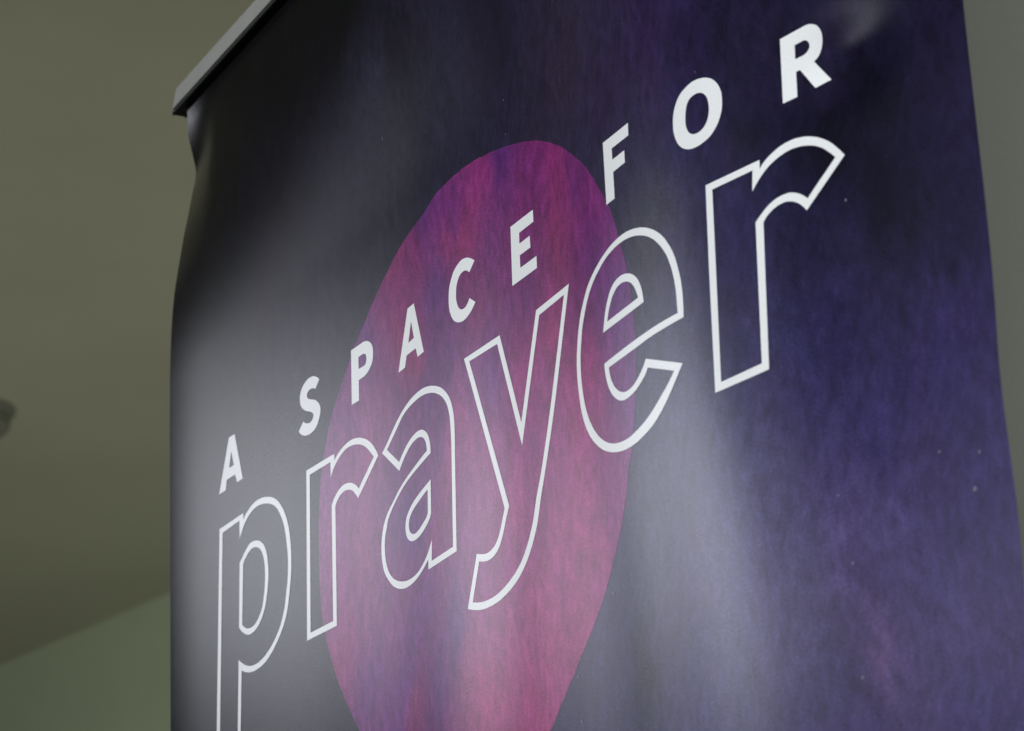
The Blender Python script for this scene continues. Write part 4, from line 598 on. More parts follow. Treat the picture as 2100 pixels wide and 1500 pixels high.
('outlined white lowercase y',[[-1058,11833,38,0,38,-1,37,-1,38,0,37,-1,38,0,37,-1,37,0,37,-1,38,-1,37,0,37,-1,37,-1,38,0,37,-1,38,-1,38,-1,37,-1,38,-1,38,-2,38,-1,38,-1,10,-24,10,-25,10,-24,9,-24,10,-24,10,-24,10,-25,9,-24,10,-24,10,-24,10,-24,9,-24,10,-24,10,-24,10,-24,10,-24,9,-24,10,-24,10,-24,10,-24,10,-24,9,-24,10,-23,10,-24,10,-24,10,-24,10,-24,9,-23,10,-24,10,-24,10,-23,10,-24,9,-24,10,-23,10,-24,10,-24,10,-23,10,-24,9,-23,10,-24,10,-23,10,-24,10,-23,9,-24,10,-23,10,-24,8,19,7,18,8,18,7,18,8,18,7,19,8,18,7,18,8,18,7,18,8,19,7,18,8,18,7,18,8,18,7,19,8,18,7,18,8,18,7,18,8,19,7,18,8,18,7,18,8,18,8,19,7,18,8,18,7,18,8,18,7,18,8,19,7,18,8,18,8,18,7,18,8,19,7,18,8,18,7,18,8,18,7,18,8,19,7,18,8,18,8,18,7,18,8,18,7,19,8,18,7,18,8,18,8,18,7,18,8,19,7,18,8,18,7,18,36,0,36,0,36,0,36,0,35,0,36,0,36,0,35,0,36,0,35,0,36,0,36,0,35,0,36,-1,35,0,36,0,36,-1,35,0,36,0,36,-1,37,-1,36,0,-7,-18,-7,-18,-7,-18,-7,-18,-7,-18,-7,-17,-7,-18,-7,-18,-7,-18,-7,-18,-7,-18,-7,-17,-7,-18,-7,-18,-7,-18,-7,-18,-7,-18,-7,-18,-7,-17,-7,-18,-7,-18,-7,-18,-6,-18,-7,-18,-7,-18,-7,-18,-7,-17,-7,-18,-7,-18,-7,-18,-6,-18,-7,-18,-7,-18,-7,-18,-7,-18,-7,-17,-6,-18,-7,-18,-7,-18,-7,-18,-7,-18,-6,-18,-7,-18,-7,-18,-7,-18,-6,-18,-7,-18,-7,-17,-7,-18,-6,-18,-7,-18,-7,-18,-7,-18,-6,-18,-7,-17,-7,-18,-7,-18,-7,-18,-7,-17,-7,-18,-7,-18,-7,-17,-7,-18,-7,-18,-7,-17,-8,-18,-7,-17,-7,-18,-8,-18,-7,-17,-8,-18,-7,-17,-8,-18,-7,-17,-8,-18,-8,-17,-7,-18,-8,-17,-8,-18,-8,-17,-8,-18,-8,-17,-8,-17,-8,-18,-8,-18,-8,-18,-9,-18,-8,-18,-8,-18,-9,-18,-8,-18,-9,-18,-9,-18,-8,-18,-9,-17,-8,-18,-9,-18,-9,-18,-9,-18,-8,-18,-8,-17,-9,-16,-8,-17,-8,-17,-9,-16,-8,-17,-8,-17,-8,-16,-9,-17,-8,-17,-8,-16,-8,-18,-7,-17,-7,-18,-8,-17,-7,-18,-6,-18,-7,-17,-7,-18,-8,-17,-7,-18,-8,-17,-8,-17,-8,-18,-9,-16,-10,-17,-10,-16,-11,-17,-10,-16,-11,-16,-11,-16,-12,-15,-12,-16,-12,-16,-13,-15,-13,-15,-13,-15,-15,-16,-15,-15,-15,-15,-15,-15,-16,-15,-17,-15,-17,-14,-18,-14,-18,-14,-20,-14,-19,-12,-20,-13,-20,-13,-21,-12,-21,-12,-23,-11,-22,-12,-24,-10,-24,-11,-26,-10,-26,-9,-27,-9,-28,-9,-29,-8,-29,-8,-30,-7,-31,-7,-31,-7,-32,-6,-34,-6,-33,-6,-35,-5,-35,-4,-36,-3,-40,-2,-41,-1,-42,-1,-42,1,-35,1,-36,2,-37,2,-37,4,-47,8,-49,9,-48,11,-36,9,-36,10,-36,11,-37,12,-37,13,-35,14,8,18,8,18,8,19,8,18,8,18,8,18,8,18,8,18,8,18,8,18,8,19,8,18,8,18,8,18,8,18,8,18,8,18,8,18,8,19,8,18,8,18,8,18,8,18,8,18,8,18,8,18,8,19,8,18,7,18,36,-13,36,-12,37,-10,36,-10,37,-8,35,-5,33,-1,30,2,29,3,34,7,31,8,28,11,23,12,20,13,18,15,17,16,14,14,13,15,11,16,12,16,10,16,12,17,10,18,11,18,10,17,10,18,10,18,10,18,10,18,10,18,10,18,9,18,-10,23,-10,23,-11,23,-10,23,-11,23,-10,23,-10,24,-11,23,-10,23,-11,23,-10,23,-10,24,-11,23,-10,23,-10,23,-11,24,-10,23,-10,23,-11,24,-10,23,-10,24,-11,23,-10,23,-10,24,-11,23,-10,24,-10,23,-11,24,-10,24,-10,23,-11,24,-10,23,-10,24,-11,24,-10,23,-10,24,-11,24,-10,23,-10,24,-11,24,-10,24,-10,24,-11,23,-10,24,-10,24,-11,24,-10,24,-10,24,-11,24,-10,24,-10,24,-11,24,-10,24,-11,24,-10,24,-10,24,-11,24,-10,25,-11,24,-10,24,-11,24,-10,24,-11,25,-10,24,-11,24,-10,25,-11,24,-10,25,-11,25,-11,25,-11,25,-11,25,-11,25,-11,25,-11,25,-11,25,-12,26,-11,25],[-940,11766,38,-1,38,-1,38,-1,38,-2,37,-1,38,-1,38,-2,38,-1,38,-1,38,-2,37,-1,38,-2,39,-1,38,-2,38,-2,38,-2,39,-1,9,-24,10,-24,9,-24,10,-24,9,-24,10,-24,9,-24,10,-24,9,-24,10,-23,9,-24,10,-24,9,-24,10,-24,9,-23,10,-24,9,-24,10,-23,9,-24,10,-24,9,-23,10,-24,10,-24,9,-23,10,-24,9,-23,10,-24,9,-23,10,-24,9,-23,10,-24,10,-23,9,-24,10,-23,9,-23,10,-24,9,-23,10,-23,10,-24,9,-23,10,-23,9,-23,10,-24,9,-23,10,-23,10,-23,9,-23,10,-23,9,-24,10,-23,9,-23,10,-23,10,-23,9,-23,8,18,7,19,8,18,7,18,7,19,8,18,7,18,8,19,7,18,8,18,7,18,8,19,7,18,8,18,7,19,8,18,7,18,8,19,7,18,8,18,7,18,8,19,8,18,7,18,8,18,7,19,8,18,7,18,8,19,7,18,8,18,7,18,8,19,7,18,8,18,7,19,8,18,7,18,8,18,8,19,7,18,8,18,7,18,8,19,7,18,8,18,7,19,8,18,7,18,8,18,7,19,8,18,8,18,7,18,8,19,7,18,8,18,7,18,8,19,7,18,8,18,7,18,8,19,7,18,8,18,8,19,7,18,37,0,38,0,37,1,37,0,37,0,37,1,37,0,37,0,37,0,36,0,37,0,37,1,37,0,38,0,37,-1,37,0,-7,-18,-7,-18,-7,-18,-7,-18,-7,-18,-7,-18,-8,-18,-7,-18,-7,-18,-7,-18,-7,-18,-7,-18,-7,-18,-7,-18,-7,-18,-7,-18,-7,-18,-7,-18,-7,-18,-7,-18,-7,-18,-7,-18,-7,-18,-7,-18,-6,-19,-7,-18,-7,-18,-7,-18,-7,-18,-7,-18,-7,-18,-7,-18,-7,-18,-7,-18,-7,-18,-7,-18,-7,-18,-7,-18,-6,-18,-7,-18,-7,-19,-7,-18,-7,-18,-7,-18,-7,-18,-7,-17,-6,-18,-7,-18,-7,-18,-7,-18,-7,-17,-7,-18,-7,-18,-7,-18,-7,-17,-8,-18,-7,-18,-7,-17,-7,-18,-8,-18,-7,-17,-7,-18,-8,-18,-7,-17,-8,-18,-7,-17,-8,-18,-8,-18,-7,-17,-8,-18,-8,-17,-7,-18,-8,-17,-8,-18,-8,-17,-8,-18,-8,-17,-8,-17,-8,-19,-8,-18,-8,-18,-9,-18,-8,-18,-8,-18,-8,-18,-9,-18,-8,-18,-9,-18,-8,-18,-9,-18,-9,-18,-9,-18,-9,-18,-10,-17,-9,-17,-9,-16,-10,-17,-9,-16,-10,-16,-10,-16,-10,-17,-9,-16,-10,-16,-9,-17,-9,-16,-8,-18,-9,-18,-7,-18,-8,-18,-7,-18,-7,-18,-7,-18,-8,-18,-7,-18,-8,-17,-9,-18,-9,-17,-10,-17,-10,-17,-10,-16,-11,-16,-11,-16,-11,-16,-12,-16,-12,-16,-12,-15,-13,-16,-13,-15,-14,-15,-14,-16,-15,-15,-15,-15,-15,-16,-16,-15,-16,-15,-18,-14,-17,-14,-19,-14,-20,-13,-20,-12,-20,-12,-20,-11,-22,-11,-22,-11,-23,-11,-23,-10,-24,-10,-25,-9,-28,-10,-28,-10,-30,-9,-30,-9,-31,-8,-31,-8,-33,-7,-29,-6,-30,-7,-31,-5,-31,-5,-32,-5,-33,-3,-35,-2,-36,-2,-36,-1,-38,1,-38,1,-35,2,-36,3,-37,5,-37,5,-44,9,-46,10,-36,9,-36,10,-36,12,8,18,8,19,8,19,8,18,8,19,8,19,8,18,8,19,8,19,8,18,8,19,8,19,8,18,8,19,8,18,8,19,8,19,8,18,8,19,8,19,8,18,36,-12,36,-10,36,-9,38,-7,36,-6,35,-2,40,1,37,4,34,7,27,7,24,10,23,10,21,11,19,13,17,14,15,15,14,15,13,15,14,16,13,17,12,16,11,17,11,17,11,17,12,18,10,19,10,18,11,19,10,18,11,19,11,17,11,18,12,17,12,18,12,17,12,17,-11,23,-11,23,-10,23,-11,23,-10,23,-11,23,-11,23,-10,23,-11,23,-10,24,-11,23,-10,23,-11,23,-11,23,-10,24,-11,23,-10,23,-11,23,-10,24,-11,23,-10,23,-11,24,-10,23,-11,24,-10,23,-11,23,-10,24,-11,23,-10,24,-11,23,-10,24,-11,23,-10,24,-11,23,-10,24,-11,24,-10,23,-10,24,-11,24,-10,23,-11,24,-10,24,-11,24,-10,23,-11,24,-10,24,-11,24,-10,24,-11,23,-10,24,-11,24,-10,24,-11,24,-10,24,-11,24,-10,24,-11,24,-10,24,-11,24,-10,25,-11,24,-10,24,-11,24,-10,24,-11,24,-10,25,-11,24,-11,24,-11,25,-11,24,-10,24,-11,25,-11,24,-11,25,-11,24,-11,25]]),
('outlined white lowercase e',[[3794,10578,2,20,1,20,2,20,1,20,0,20,1,20,1,20,0,20,0,20,0,20,0,20,-1,20,-2,20,-1,21,-2,21,-3,20,-3,21,-3,22,-5,21,-5,22,-5,22,-7,22,-6,23,-7,22,-6,20,-6,19,-6,20,-7,20,-7,19,-8,20,-9,21,-10,20,-11,20,-11,21,-12,21,-13,21,-14,20,-15,21,-16,21,-16,21,-16,21,-18,21,-20,21,-21,20,-22,21,-25,21,-26,20,-27,20,-28,20,-32,20,-33,20,-35,19,-36,18,-41,20,-42,17,-43,17,-43,14,-44,13,-44,12,-39,9,-38,8,-38,7,-38,6,-37,4,-36,3,-35,2,-35,0,-34,1,-33,-1,-31,-1,-32,-2,-30,-2,-30,-3,-30,-4,-31,-4,-30,-5,-29,-6,-29,-6,-28,-6,-28,-7,-28,-7,-28,-7,-27,-8,-27,-8,-26,-9,-26,-9,-22,-8,-22,-8,-22,-9,-21,-9,-20,-9,-20,-10,-20,-10,-21,-11,-21,-12,-20,-12,-20,-13,-19,-13,-17,-13,-17,-15,-16,-15,-15,-16,-15,-16,-14,-16,-14,-16,-12,-15,-13,-15,-12,-15,-11,-15,-12,-15,-11,-15,-10,-16,-10,-17,-10,-17,-9,-17,-9,-18,-8,-17,-8,-18,-8,-18,-7,-18,-7,-18,-6,-18,-6,-19,-6,-18,-6,-19,-5,-19,-5,-18,-4,-18,-4,-18,-4,-19,-4,-18,-4,-19,-3,-19,-3,-20,-3,-21,-3,-20,-2,-20,-2,-21,-1,-20,-1,-21,0,-21,0,-21,0,-21,0,-21,1,-22,2,-21,2,-20,2,-19,2,-20,3,-20,3,-20,3,-20,4,-20,3,-20,4,-22,4,-22,4,-22,4,-23,5,-22,5,-23,6,-23,7,-23,7,-21,8,-21,8,-22,9,-22,10,-22,10,-22,12,-22,12,-22,14,-23,14,-23,16,-23,16,-23,18,-24,20,-23,24,-25,25,-26,27,-25,29,-25,31,-25,31,-23,34,-24,35,-23,37,-22,37,-20,39,-18,40,-18,41,-16,46,-16,47,-14,46,-13,45,-10,44,-8,44,-7,42,-6,40,-4,39,-2,38,-2,36,0,36,1,34,1,32,2,31,4,31,4,30,4,29,5,28,4,26,5,26,5,26,6,25,6,25,6,24,7,23,7,23,8,22,8,22,9,21,9,20,9,20,10,20,9,19,10,20,10,18,11,18,10,18,11,17,10,17,12,17,11,17,11,16,11,16,12,16,11,16,12,16,11,15,12,15,11,15,12,15,12,15,12,14,11,15,12,15,13,15,12,15,13,15,12,15,13,15,12,15,13,14,13,-33,13,-34,13,-33,14,-34,14,-35,13,-34,14,-35,14,-35,14,-35,14,-35,14,-36,15,-36,14,-35,15,-37,14,-36,15,-36,14,-37,15,-37,15,-37,15,-15,-16,-16,-15,-17,-15,-18,-14,-15,-11,-16,-11,-16,-11,-17,-10,-18,-10,-18,-10,-20,-10,-20,-10,-21,-9,-22,-8,-24,-7,-24,-5,-26,-5,-27,-3,-28,0,-33,0,-35,3,-36,7,-43,16,-41,20,-31,19,-27,21,-25,21,-22,22,-19,22,-16,23,-14,22,-13,22,-10,22,-8,22,-8,21,-5,19,-4,19,-3,19,-2,18,34,-1,34,-1,34,-1,33,0,34,-1,33,0,33,-1,33,0,32,-1,34,0,33,0,33,0,33,0,33,0,32,0,33,0,32,0,32,0,32,1,32,0,32,1,31,0,31,1,32,1,31,0,31,0,32,0,31,0,34,0,33,-1,34,-1,33,-1,34,-1,33,-2,33,-1,33,-1,33,-1,31,-1,31,-2,30,-1,31,-1,30,-1,31,-1,30,-2,30,-1,30,-1],[3697,10651,0,21,0,20,-1,21,0,21,-1,21,0,21,-1,20,-1,20,-1,20,-1,21,-1,20,-3,21,-2,20,-3,20,-4,20,-4,20,-4,20,-5,20,-6,23,-6,22,-6,23,-8,22,-8,23,-9,23,-10,23,-10,23,-12,24,-12,23,-14,24,-15,23,-16,22,-16,21,-17,22,-18,22,-20,21,-21,22,-23,22,-24,22,-26,23,-27,22,-30,20,-28,19,-30,18,-31,18,-33,16,-41,19,-43,18,-43,16,-44,14,-44,13,-44,11,-39,8,-39,7,-39,6,-38,5,-33,3,-33,2,-32,1,-31,1,-31,0,-32,-1,-30,-1,-30,-2,-29,-3,-28,-3,-29,-4,-28,-4,-27,-5,-26,-5,-26,-6,-25,-7,-25,-7,-23,-8,-23,-8,-23,-9,-22,-9,-22,-8,-21,-9,-22,-9,-20,-9,-20,-9,-20,-10,-19,-11,-19,-11,-18,-11,-18,-12,-17,-12,-16,-13,-17,-13,-16,-14,-15,-14,-14,-14,-14,-15,-14,-15,-13,-16,-13,-15,-12,-17,-12,-16,-11,-16,-11,-17,-10,-17,-10,-16,-10,-15,-9,-16,-9,-16,-8,-17,-8,-16,-8,-17,-7,-18,-7,-18,-6,-18,-6,-19,-5,-18,-5,-19,-5,-19,-5,-18,-5,-18,-5,-18,-5,-18,-4,-18,-3,-18,-4,-18,-2,-18,-3,-18,-2,-19,-2,-18,-1,-18,-1,-19,-1,-19,0,-18,0,-19,0,-19,1,-20,1,-19,2,-19,1,-20,2,-19,3,-20,3,-20,2,-20,4,-21,3,-20,5,-20,4,-21,5,-20,5,-21,5,-20,5,-21,6,-21,7,-21,8,-21,8,-21,10,-23,10,-23,11,-23,12,-23,13,-24,14,-23,14,-22,15,-21,16,-22,16,-22,18,-22,19,-22,21,-22,22,-23,23,-23,25,-22,27,-22,28,-20,29,-21,31,-19,32,-19,45,-23,47,-21,48,-18,46,-15,48,-11,46,-10,37,-6,36,-5,35,-4,34,-3,33,-1,35,-1,33,2,32,2,31,4,30,4,30,4,30,4,30,5,29,5,28,6,28,6,27,6,26,7,25,8,25,7,24,8,24,9,24,9,23,8,22,9,22,10,22,10,21,10,21,10,21,10,21,10,20,10,20,10,19,9,19,10,20,9,19,10,18,9,19,10,18,10,17,10,18,11,17,10,17,11,17,11,16,11,16,11,16,11,-34,13,-34,14,-34,14,-34,13,-34,14,-35,14,-34,14,-35,14,-36,14,-35,14,-35,14,-36,15,-36,14,-36,14,-14,-14,-15,-14,-17,-14,-18,-12,-21,-12,-22,-10,-23,-11,-23,-10,-20,-8,-20,-8,-21,-7,-22,-7,-23,-7,-28,-6,-30,-6,-31,-4,-33,-3,-33,-3,-34,-1,-38,2,-34,5,-35,8,-43,15,-42,19,-30,19,-28,20,-25,21,-24,22,-21,22,-19,23,-16,22,-17,25,-14,25,-11,25,-11,24,-9,23,-7,22,-7,22,-5,22,-5,21,-3,19,-2,19,-2,19,0,18,0,18,34,1,35,0,34,1,34,0,34,0,34,0,34,1,33,0,34,0,33,0,33,0,33,1,35,0,34,0,34,0,34,0,33,1,34,0,34,0,33,0,34,0,33,0,33,0,32,0,32,-1,33,0,31,0,32,0,32,-1,32,0,32,-1,32,0,31,-1,33,-1,32,-1,33,-2,32,-1,32,-1,32,-2,32,-1,32,-2,32,-2,32,-1,31,-2,32,-2],[2197,10983,5,18,6,18,6,17,6,17,7,18,7,19,7,19,8,19,9,18,9,19,8,16,9,15,10,16,10,16,10,15,11,15,12,14,13,16,14,15,14,15,16,14,18,13,19,12,21,11,23,11,25,8,29,7,31,6,33,2,34,1,36,-2,37,-5,34,-7,34,-10,35,-11,42,-18,40,-21,28,-18,27,-21,23,-20,23,-25,19,-25,16,-25,13,-22,10,-22,9,-22,7,-21,7,-24,5,-24,4,-23,3,-20,3,-20,3,-19,-32,0,-32,-1,-33,0,-32,0,-33,-1,-32,0,-33,0,-33,0,-34,0,-33,0,-34,0,-33,0,-34,0,-34,0,-35,0,-34,1,-35,0,-35,1,-35,0,-36,1,-35,0,-36,1,-36,1,-36,1,-37,0],[2301,11059,8,20,9,19,9,20,9,15,8,15,10,15,10,15,10,14,11,14,12,15,13,13,13,14,15,12,16,11,17,11,18,10,19,9,23,9,25,8,28,5,27,2,30,1,32,-3,43,-8,43,-12,43,-19,39,-23,24,-19,20,-20,18,-20,17,-24,13,-22,12,-23,13,-25,11,-24,9,-24,-32,-1,-32,0,-33,-1,-32,0,-33,-1,-33,0,-33,0,-34,0,-33,0,-34,0,-34,-1,-34,0,-34,1,-35,0,-34,0,-35,0,-35,1,-36,0,-35,0]]),
('outlined white lowercase r at the right end',[[4274,11700,26,-2,26,-1,26,-2,25,-1,26,-1,25,-1,25,-1,24,-1,25,-1,24,-1,24,-1,24,0,24,-1,24,0,23,-1,23,0,23,0,23,0,23,0,22,0,22,0,23,0,22,0,21,1,22,0,22,0,21,1,21,1,21,0,21,1,21,1,-1,-18,0,-17,-1,-17,-1,-17,0,-17,11,12,12,13,13,11,14,11,14,10,16,9,16,9,16,8,17,8,15,7,16,7,16,7,16,6,16,6,17,5,18,5,18,4,18,4,19,4,19,2,19,2,21,1,21,1,22,0,21,-1,22,-3,22,-3,22,-4,22,-5,22,-6,22,-7,22,-7,22,-9,21,-9,22,-10,22,-12,21,-12,21,-14,18,-11,17,-13,17,-13,17,-13,16,-14,16,-15,15,-16,15,-17,14,-16,14,-17,15,-17,15,-18,14,-19,14,-18,13,-18,-13,-11,-13,-11,-14,-11,-13,-11,-13,-11,-13,-11,-14,-11,-13,-11,-13,-11,-13,-11,-13,-11,-13,-11,-14,-11,-13,-11,-13,-12,-13,-11,-13,-11,-13,-11,-13,-11,-13,-11,-13,-12,-13,-11,-13,-11,-13,-11,-13,-12,-13,-11,-13,-11,-13,-11,-13,-12,-13,-11,-13,-11,-13,-12,-12,-11,-13,-11,-13,18,-13,18,-15,18,-16,16,-17,17,-18,14,-19,13,-20,12,-21,9,-24,9,-24,6,-23,4,-21,1,-21,-1,-21,-2,-20,-3,-18,-5,-18,-5,-17,-6,-17,-7,-16,-8,-16,-8,-15,-9,-15,-10,-14,-11,-12,-13,-12,-13,-10,-14,-1,-18,0,-19,-1,-18,0,-18,0,-19,-1,-18,0,-18,-1,-19,0,-18,-1,-18,0,-19,0,-18,-1,-18,0,-19,0,-18,-1,-18,0,-18,-1,-19,0,-18,0,-18,-1,-18,0,-19,0,-18,-1,-18,0,-18,0,-19,-1,-18,0,-19,0,-19,-1,-18,0,-19,0,-19,0,-18,-1,-19,0,-19,0,-18,-1,-19,0,-18,0,-19,0,-19,-1,-18,0,-19,0,-18,0,-19,0,-19,-1,-18,0,-19,0,-18,0,-19,0,-18,-1,-19,0,-18,0,-19,0,-19,0,-18,0,-19,-1,-18,0,-19,0,-18,0,-19,0,-18,0,-18,0,-19,-1,-18,0,-19,0,-18,0,-19,0,-18,0,-19,0,-18,0,-18,0,-19,-1,-18,0,-19,0,-18,-22,-1,-22,0,-23,-1,-23,0,-23,-1,-23,0,-23,0,-23,-1,-24,0,-24,0,-24,0,-24,0,-25,0,-24,0,-25,1,-25,0,-26,0,-25,1,-26,1,-26,0,-26,1,-26,1,-27,0,-26,1,-27,1,-27,1,-28,2,-27,1,-28,1,-28,2,0,18,0,18,1,18,0,19,0,18,0,18,1,19,0,18,0,18,0,19,1,18,0,19,0,18,1,18,0,19,0,18,0,18,1,19,0,18,0,19,0,18,1,19,0,18,0,19,1,18,0,18,0,19,0,18,1,19,0,18,0,19,1,18,0,19,0,18,1,19,0,18,0,19,0,19,1,18,0,19,0,18,1,19,0,18,0,19,1,19,0,18,0,19,1,18,0,19,0,19,1,18,0,19,0,19,1,18,0,19,0,19,1,18,0,19,0,19,1,18,0,19,0,19,1,19,0,18,1,19,1,19,0,18,1,19,0,19,1,18,1,19,0,19,1,19,0,18,1,19,1,19,0,19,1,18,0,19,1,19,1,19,0,19,1,18,1,19,0,19,1,19,1,19,0,19,1,18,0,19,1,19,1,19,0,19,1,19,1,19,0,19,1,18,1,19,0,19,1,19,1,19,0,19,1,19,1,19,1,19,0,19],[4366,11626,26,-2,25,-1,25,-1,25,-1,25,0,25,-1,24,-1,24,0,24,-1,24,0,24,-1,23,0,23,0,23,0,23,0,23,0,22,0,23,0,22,1,22,0,22,0,21,1,22,1,-2,-19,-2,-18,-1,-18,-2,-18,-2,-18,-1,-18,-2,-18,-2,-19,-1,-18,-2,-18,-1,-18,12,13,13,14,13,12,13,13,13,13,14,13,14,12,15,13,15,12,15,12,14,10,15,10,14,9,15,10,16,8,16,9,15,7,16,7,15,7,17,6,16,5,16,6,17,5,17,5,17,4,17,4,17,3,18,3,21,2,21,2,22,0,22,0,22,-2,19,-2,19,-3,20,-3,19,-4,20,-5,20,-6,19,-6,20,-7,19,-8,20,-9,20,-11,19,-11,18,-12,20,-14,19,-16,19,-17,18,-18,16,-15,16,-17,15,-16,15,-17,14,-17,-13,-12,-14,-11,-13,-11,-13,-11,-13,-12,-13,-11,-13,-11,-13,-11,-13,-12,-14,-11,-13,-11,-13,-12,-13,-11,-13,-11,-13,-12,-13,-11,-13,-12,-13,-11,-13,-12,-12,-11,-13,-11,-13,-12,-13,-11,-13,-12,-13,-11,-18,19,-20,18,-21,17,-19,14,-20,12,-21,11,-23,10,-23,9,-24,7,-20,3,-21,1,-20,0,-20,-1,-20,-1,-19,-3,-19,-3,-18,-4,-18,-5,-18,-5,-18,-7,-18,-8,-17,-8,-16,-9,-15,-9,-14,-9,-14,-9,-14,-10,-14,-10,-15,-10,-15,-11,-14,-11,-15,-11,-14,-11,0,-18,-1,-19,0,-19,0,-18,-1,-19,0,-18,0,-19,0,-19,-1,-18,0,-19,0,-18,0,-19,-1,-18,0,-19,0,-18,0,-19,-1,-18,0,-19,0,-18,0,-19,-1,-18,0,-19,0,-18,0,-19,0,-18,-1,-19,0,-18,0,-19,0,-18,0,-18,-1,-19,0,-18,0,-18,0,-19,0,-18,-1,-18,0,-18,0,-19,0,-18,0,-18,-1,-19,0,-18,0,-18,0,-18,0,-19,0,-18,0,-18,-1,-18,0,-19,0,-18,0,-18,0,-18,0,-18,0,-19,0,-18,0,-18,0,-18,-1,-18,0,-19,0,-18,0,-18,0,-18,0,-18,0,-18,0,-18,0,-19,0,-18,0,-18,0,-18,0,-18,0,-18,0,-18,0,-18,-23,-1,-23,-1,-22,0,-24,-1,-23,0,-23,-1,-24,0,-24,0,-24,-1,-24,0,-24,0,-25,0,-25,0,-25,0,-25,1,-26,0,-25,0,-26,1,-26,0,-26,1,-27,1,-27,0,-26,1,0,18,0,19,1,18,0,19,0,18,1,19,0,18,0,18,1,19,0,18,0,19,1,18,0,19,1,18,0,19,0,18,1,19,0,18,0,19,1,18,0,19,0,18,1,19,0,19,1,18,0,19,0,18,1,19,0,18,1,19,0,19,0,18,1,19,0,18,1,19,0,19,0,18,1,19,0,19,1,18,0,19,0,19,1,18,0,19,1,19,0,18,1,19,0,19,0,19,1,18,0,19,1,19,0,19,1,18,0,19,0,19,1,19,0,18,1,19,0,18,0,19,1,19,0,19,1,18,0,19,1,19,0,18,0,19,1,19,0,19,1,18,0,19,1,19,0,19,1,18,0,19,0,19,1,19,0,18,1,19,0,19,1,19,0,19,1,18,0,19,1,19,0,19,1,19,0,19,1,19,0,18,1,19,0,19,1,19,0,19,1,19,0,19,1,19]])]
# coordinates are in twentieths of a millimetre, delta coded
def decode(v):
    pts, x, y = [], 0, 0
    for i in range(0, len(v), 2):
        x += v[i]; y += v[i + 1]; pts.append((x / 20.0, y / 20.0))
    return pts
for text, loops in LETTERS:
    lp = [decode(v) for v in loops]
    o = decal('letter', lp, white_m, .00015, panel, grid=5.0)
    o['label'] = text

# pale flecks printed on the night-sky artwork
def fleck_poly(x, y, r, stretch=1.0, rot=0.0, n=10):
    P = []
    for i in range(n):
        a = 2 * math.pi * i / n
        u, w = r * math.cos(a), r * stretch * math.sin(a)
        P.append((x + u * math.cos(rot) - w * math.sin(rot), y + u * math.sin(rot) + w * math.cos(rot)))
    return P
fleck_m = print_mat('printed_fleck', color=(.15, .14, .20))
for x, y, r, st, rot in [(-145.8, 755.8, 0.48, 2.2, -0.5), (357.0, 401.1, 1.04, 1.1, 0), (360.3, 416.1, 0.72, 1, 0), (339.1, 422.0, 0.64, 1, 0), (105.3, 420.9, 0.72, 1, 0), (65.1, 390.7, 0.72, 1.2, 0), (66.8, 368.4, 0.72, 1.2, 0), (91.0, 535.0, 0.4, 1, 0), (295.3, 549.9, 0.6, 1.2, 0), (1.7, 718.2, 0.4, 1.4, 0), (148.8, 694.8, 0.32, 1.5, 0), (2.6, 698.2, 0.4, 1.4, 0), (62.0, 615.9, 0.32, 1.6, 0), (64.3, 553.6, 0.32, 2, 0), (-21.8, 409.0, 0.4, 1, 0), (237.7, 406.8, 0.64, 1, 0), (291.7, 385.4, 0.64, 1, 0), (293.8, 335.7, 0.72, 1, 0), (211.7, 642.6, 0.32, 1.3, 0), (-147.1, 534.3, 0.48, 1, 0), (-30.7, 556.7, 0.48, 1, 0), (285.3, 417.1, 0.56, 1, 0)]:
    P = fleck_poly(x, y, r, st, rot)
    V = [bpos(p[0] / 1000 / U, p[1] / 1000 / U, .00018) - RL for p in P]
    o = mesh_obj('fleck', V, [tuple(range(len(P)))], fleck_m, panel)
    set_uv(o.data, P); set_normals(o.data, P)

# ------------------------------------------------------------------ top rail, pole, base
alu = plain_mat('anodised_aluminium', (.36, .37, .345), .42, .3, .05, 40)
black = plain_mat('black_plastic', (.006, .006, .006), .6)
def rail_pt(s, dz, dv):
    return bpos_flat(s, RAIL_Z(s) + dz, -.02 * (s + .73) + dv) - RL
def rail_box(name, s0, s1, z0, z1, d0, d1, mat, parent, bevel, cut=0):
    bm = bmesh.new()
    add_hexa(bm, [rail_pt(s0, z0, d0), rail_pt(s1, z0, d0), rail_pt(s1, z0, d1), rail_pt(s0, z0, d1)],
             [rail_pt(s0 + cut, z1, d0), rail_pt(s1, z1, d0), rail_pt(s1, z1, d1), rail_pt(s0 + cut, z1, d1)], bevel)
    me = bpy.data.meshes.new(name); bm.to_mesh(me); bm.free(); me.materials.append(mat)
    o = bpy.data.objects.new(name, me); C.objects.link(o); o.parent = parent
    return o
rail = rail_box('top_rail', -.735, .607, .0035, .0270, -.0095, .0095, alu, root, .0012, .012)
rail_box('underside_shade', -.7345, .6065, 0, .0034, -.0090, .0088, black, rail, .0003)  # black strip standing in for the shade on the rail's underside
rail_box('end_cap', -.7385, -.7352, .002, .020, -.0060, .0085, black, rail, .0005, .0100)
rail_box('end_cap', .6072, .6105, .002, .027, -.0085, .0085, black, rail, .0005)

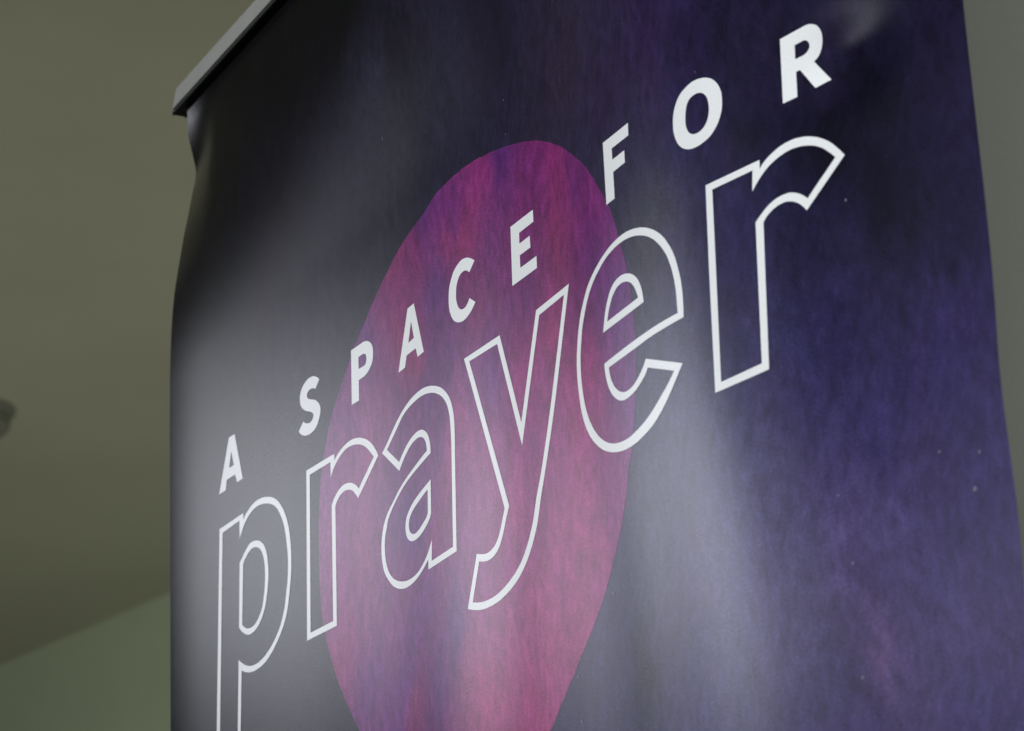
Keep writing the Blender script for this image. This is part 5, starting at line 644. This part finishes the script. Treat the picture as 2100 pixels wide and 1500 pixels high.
def tube(name, p, q, r, mat, parent, seg=20):
    p, q = Vector(p), Vector(q); d = (q - p)
    bm = bmesh.new(); M = d.to_track_quat('Z', 'Y').to_matrix()
    rings = []
    for t in (0, 1):
        rings.append([bm.verts.new(p + d * t + M @ Vector((r * math.cos(2 * math.pi * i / seg), r * math.sin(2 * math.pi * i / seg), 0))) for i in range(seg)])
    for i in range(seg): bm.faces.new((rings[0][i], rings[0][(i + 1) % seg], rings[1][(i + 1) % seg], rings[1][i]))
    bm.faces.new(rings[0][::-1]); bm.faces.new(rings[1])
    me = bpy.data.meshes.new(name); bm.to_mesh(me); bm.free(); me.materials.append(mat)
    o = bpy.data.objects.new(name, me); C.objects.link(o); o.parent = parent
    return o
zb = -CAM_Z / U
tube('support_pole', bpos_flat(-.07, zb + .08, .07) - RL, bpos_flat(-.07, 1.455, .03) - RL, .0075, alu, root)
bm = bmesh.new()
def bp_(s, z, dv): return bpos_flat(s, z, dv) - RL
add_hexa(bm, [bp_(-.76, zb + .02, -.07), bp_(.62, zb + .02, -.07), bp_(.62, zb + .02, .10), bp_(-.76, zb + .02, .10)],
         [bp_(-.76, zb + .15, -.03), bp_(.62, zb + .15, -.03), bp_(.62, zb + .15, .08), bp_(-.76, zb + .15, .08)], .006)
me = bpy.data.meshes.new('base_cassette'); bm.to_mesh(me); bm.free(); me.materials.append(alu)
o = bpy.data.objects.new('base_cassette', me); C.objects.link(o); o.parent = root
for s in (-.5, .36):
    bm = bmesh.new()
    add_hexa(bm, [bp_(s - .03, zb + .001, -.28), bp_(s + .03, zb + .001, -.28), bp_(s + .03, zb + .001, .30), bp_(s - .03, zb + .001, .30)],
             [bp_(s - .03, zb + .019, -.28), bp_(s + .03, zb + .019, -.28), bp_(s + .03, zb + .019, .30), bp_(s - .03, zb + .019, .30)], .003)
    me = bpy.data.meshes.new('foot'); bm.to_mesh(me); bm.free(); me.materials.append(alu)
    o = bpy.data.objects.new('foot', me); C.objects.link(o); o.parent = root
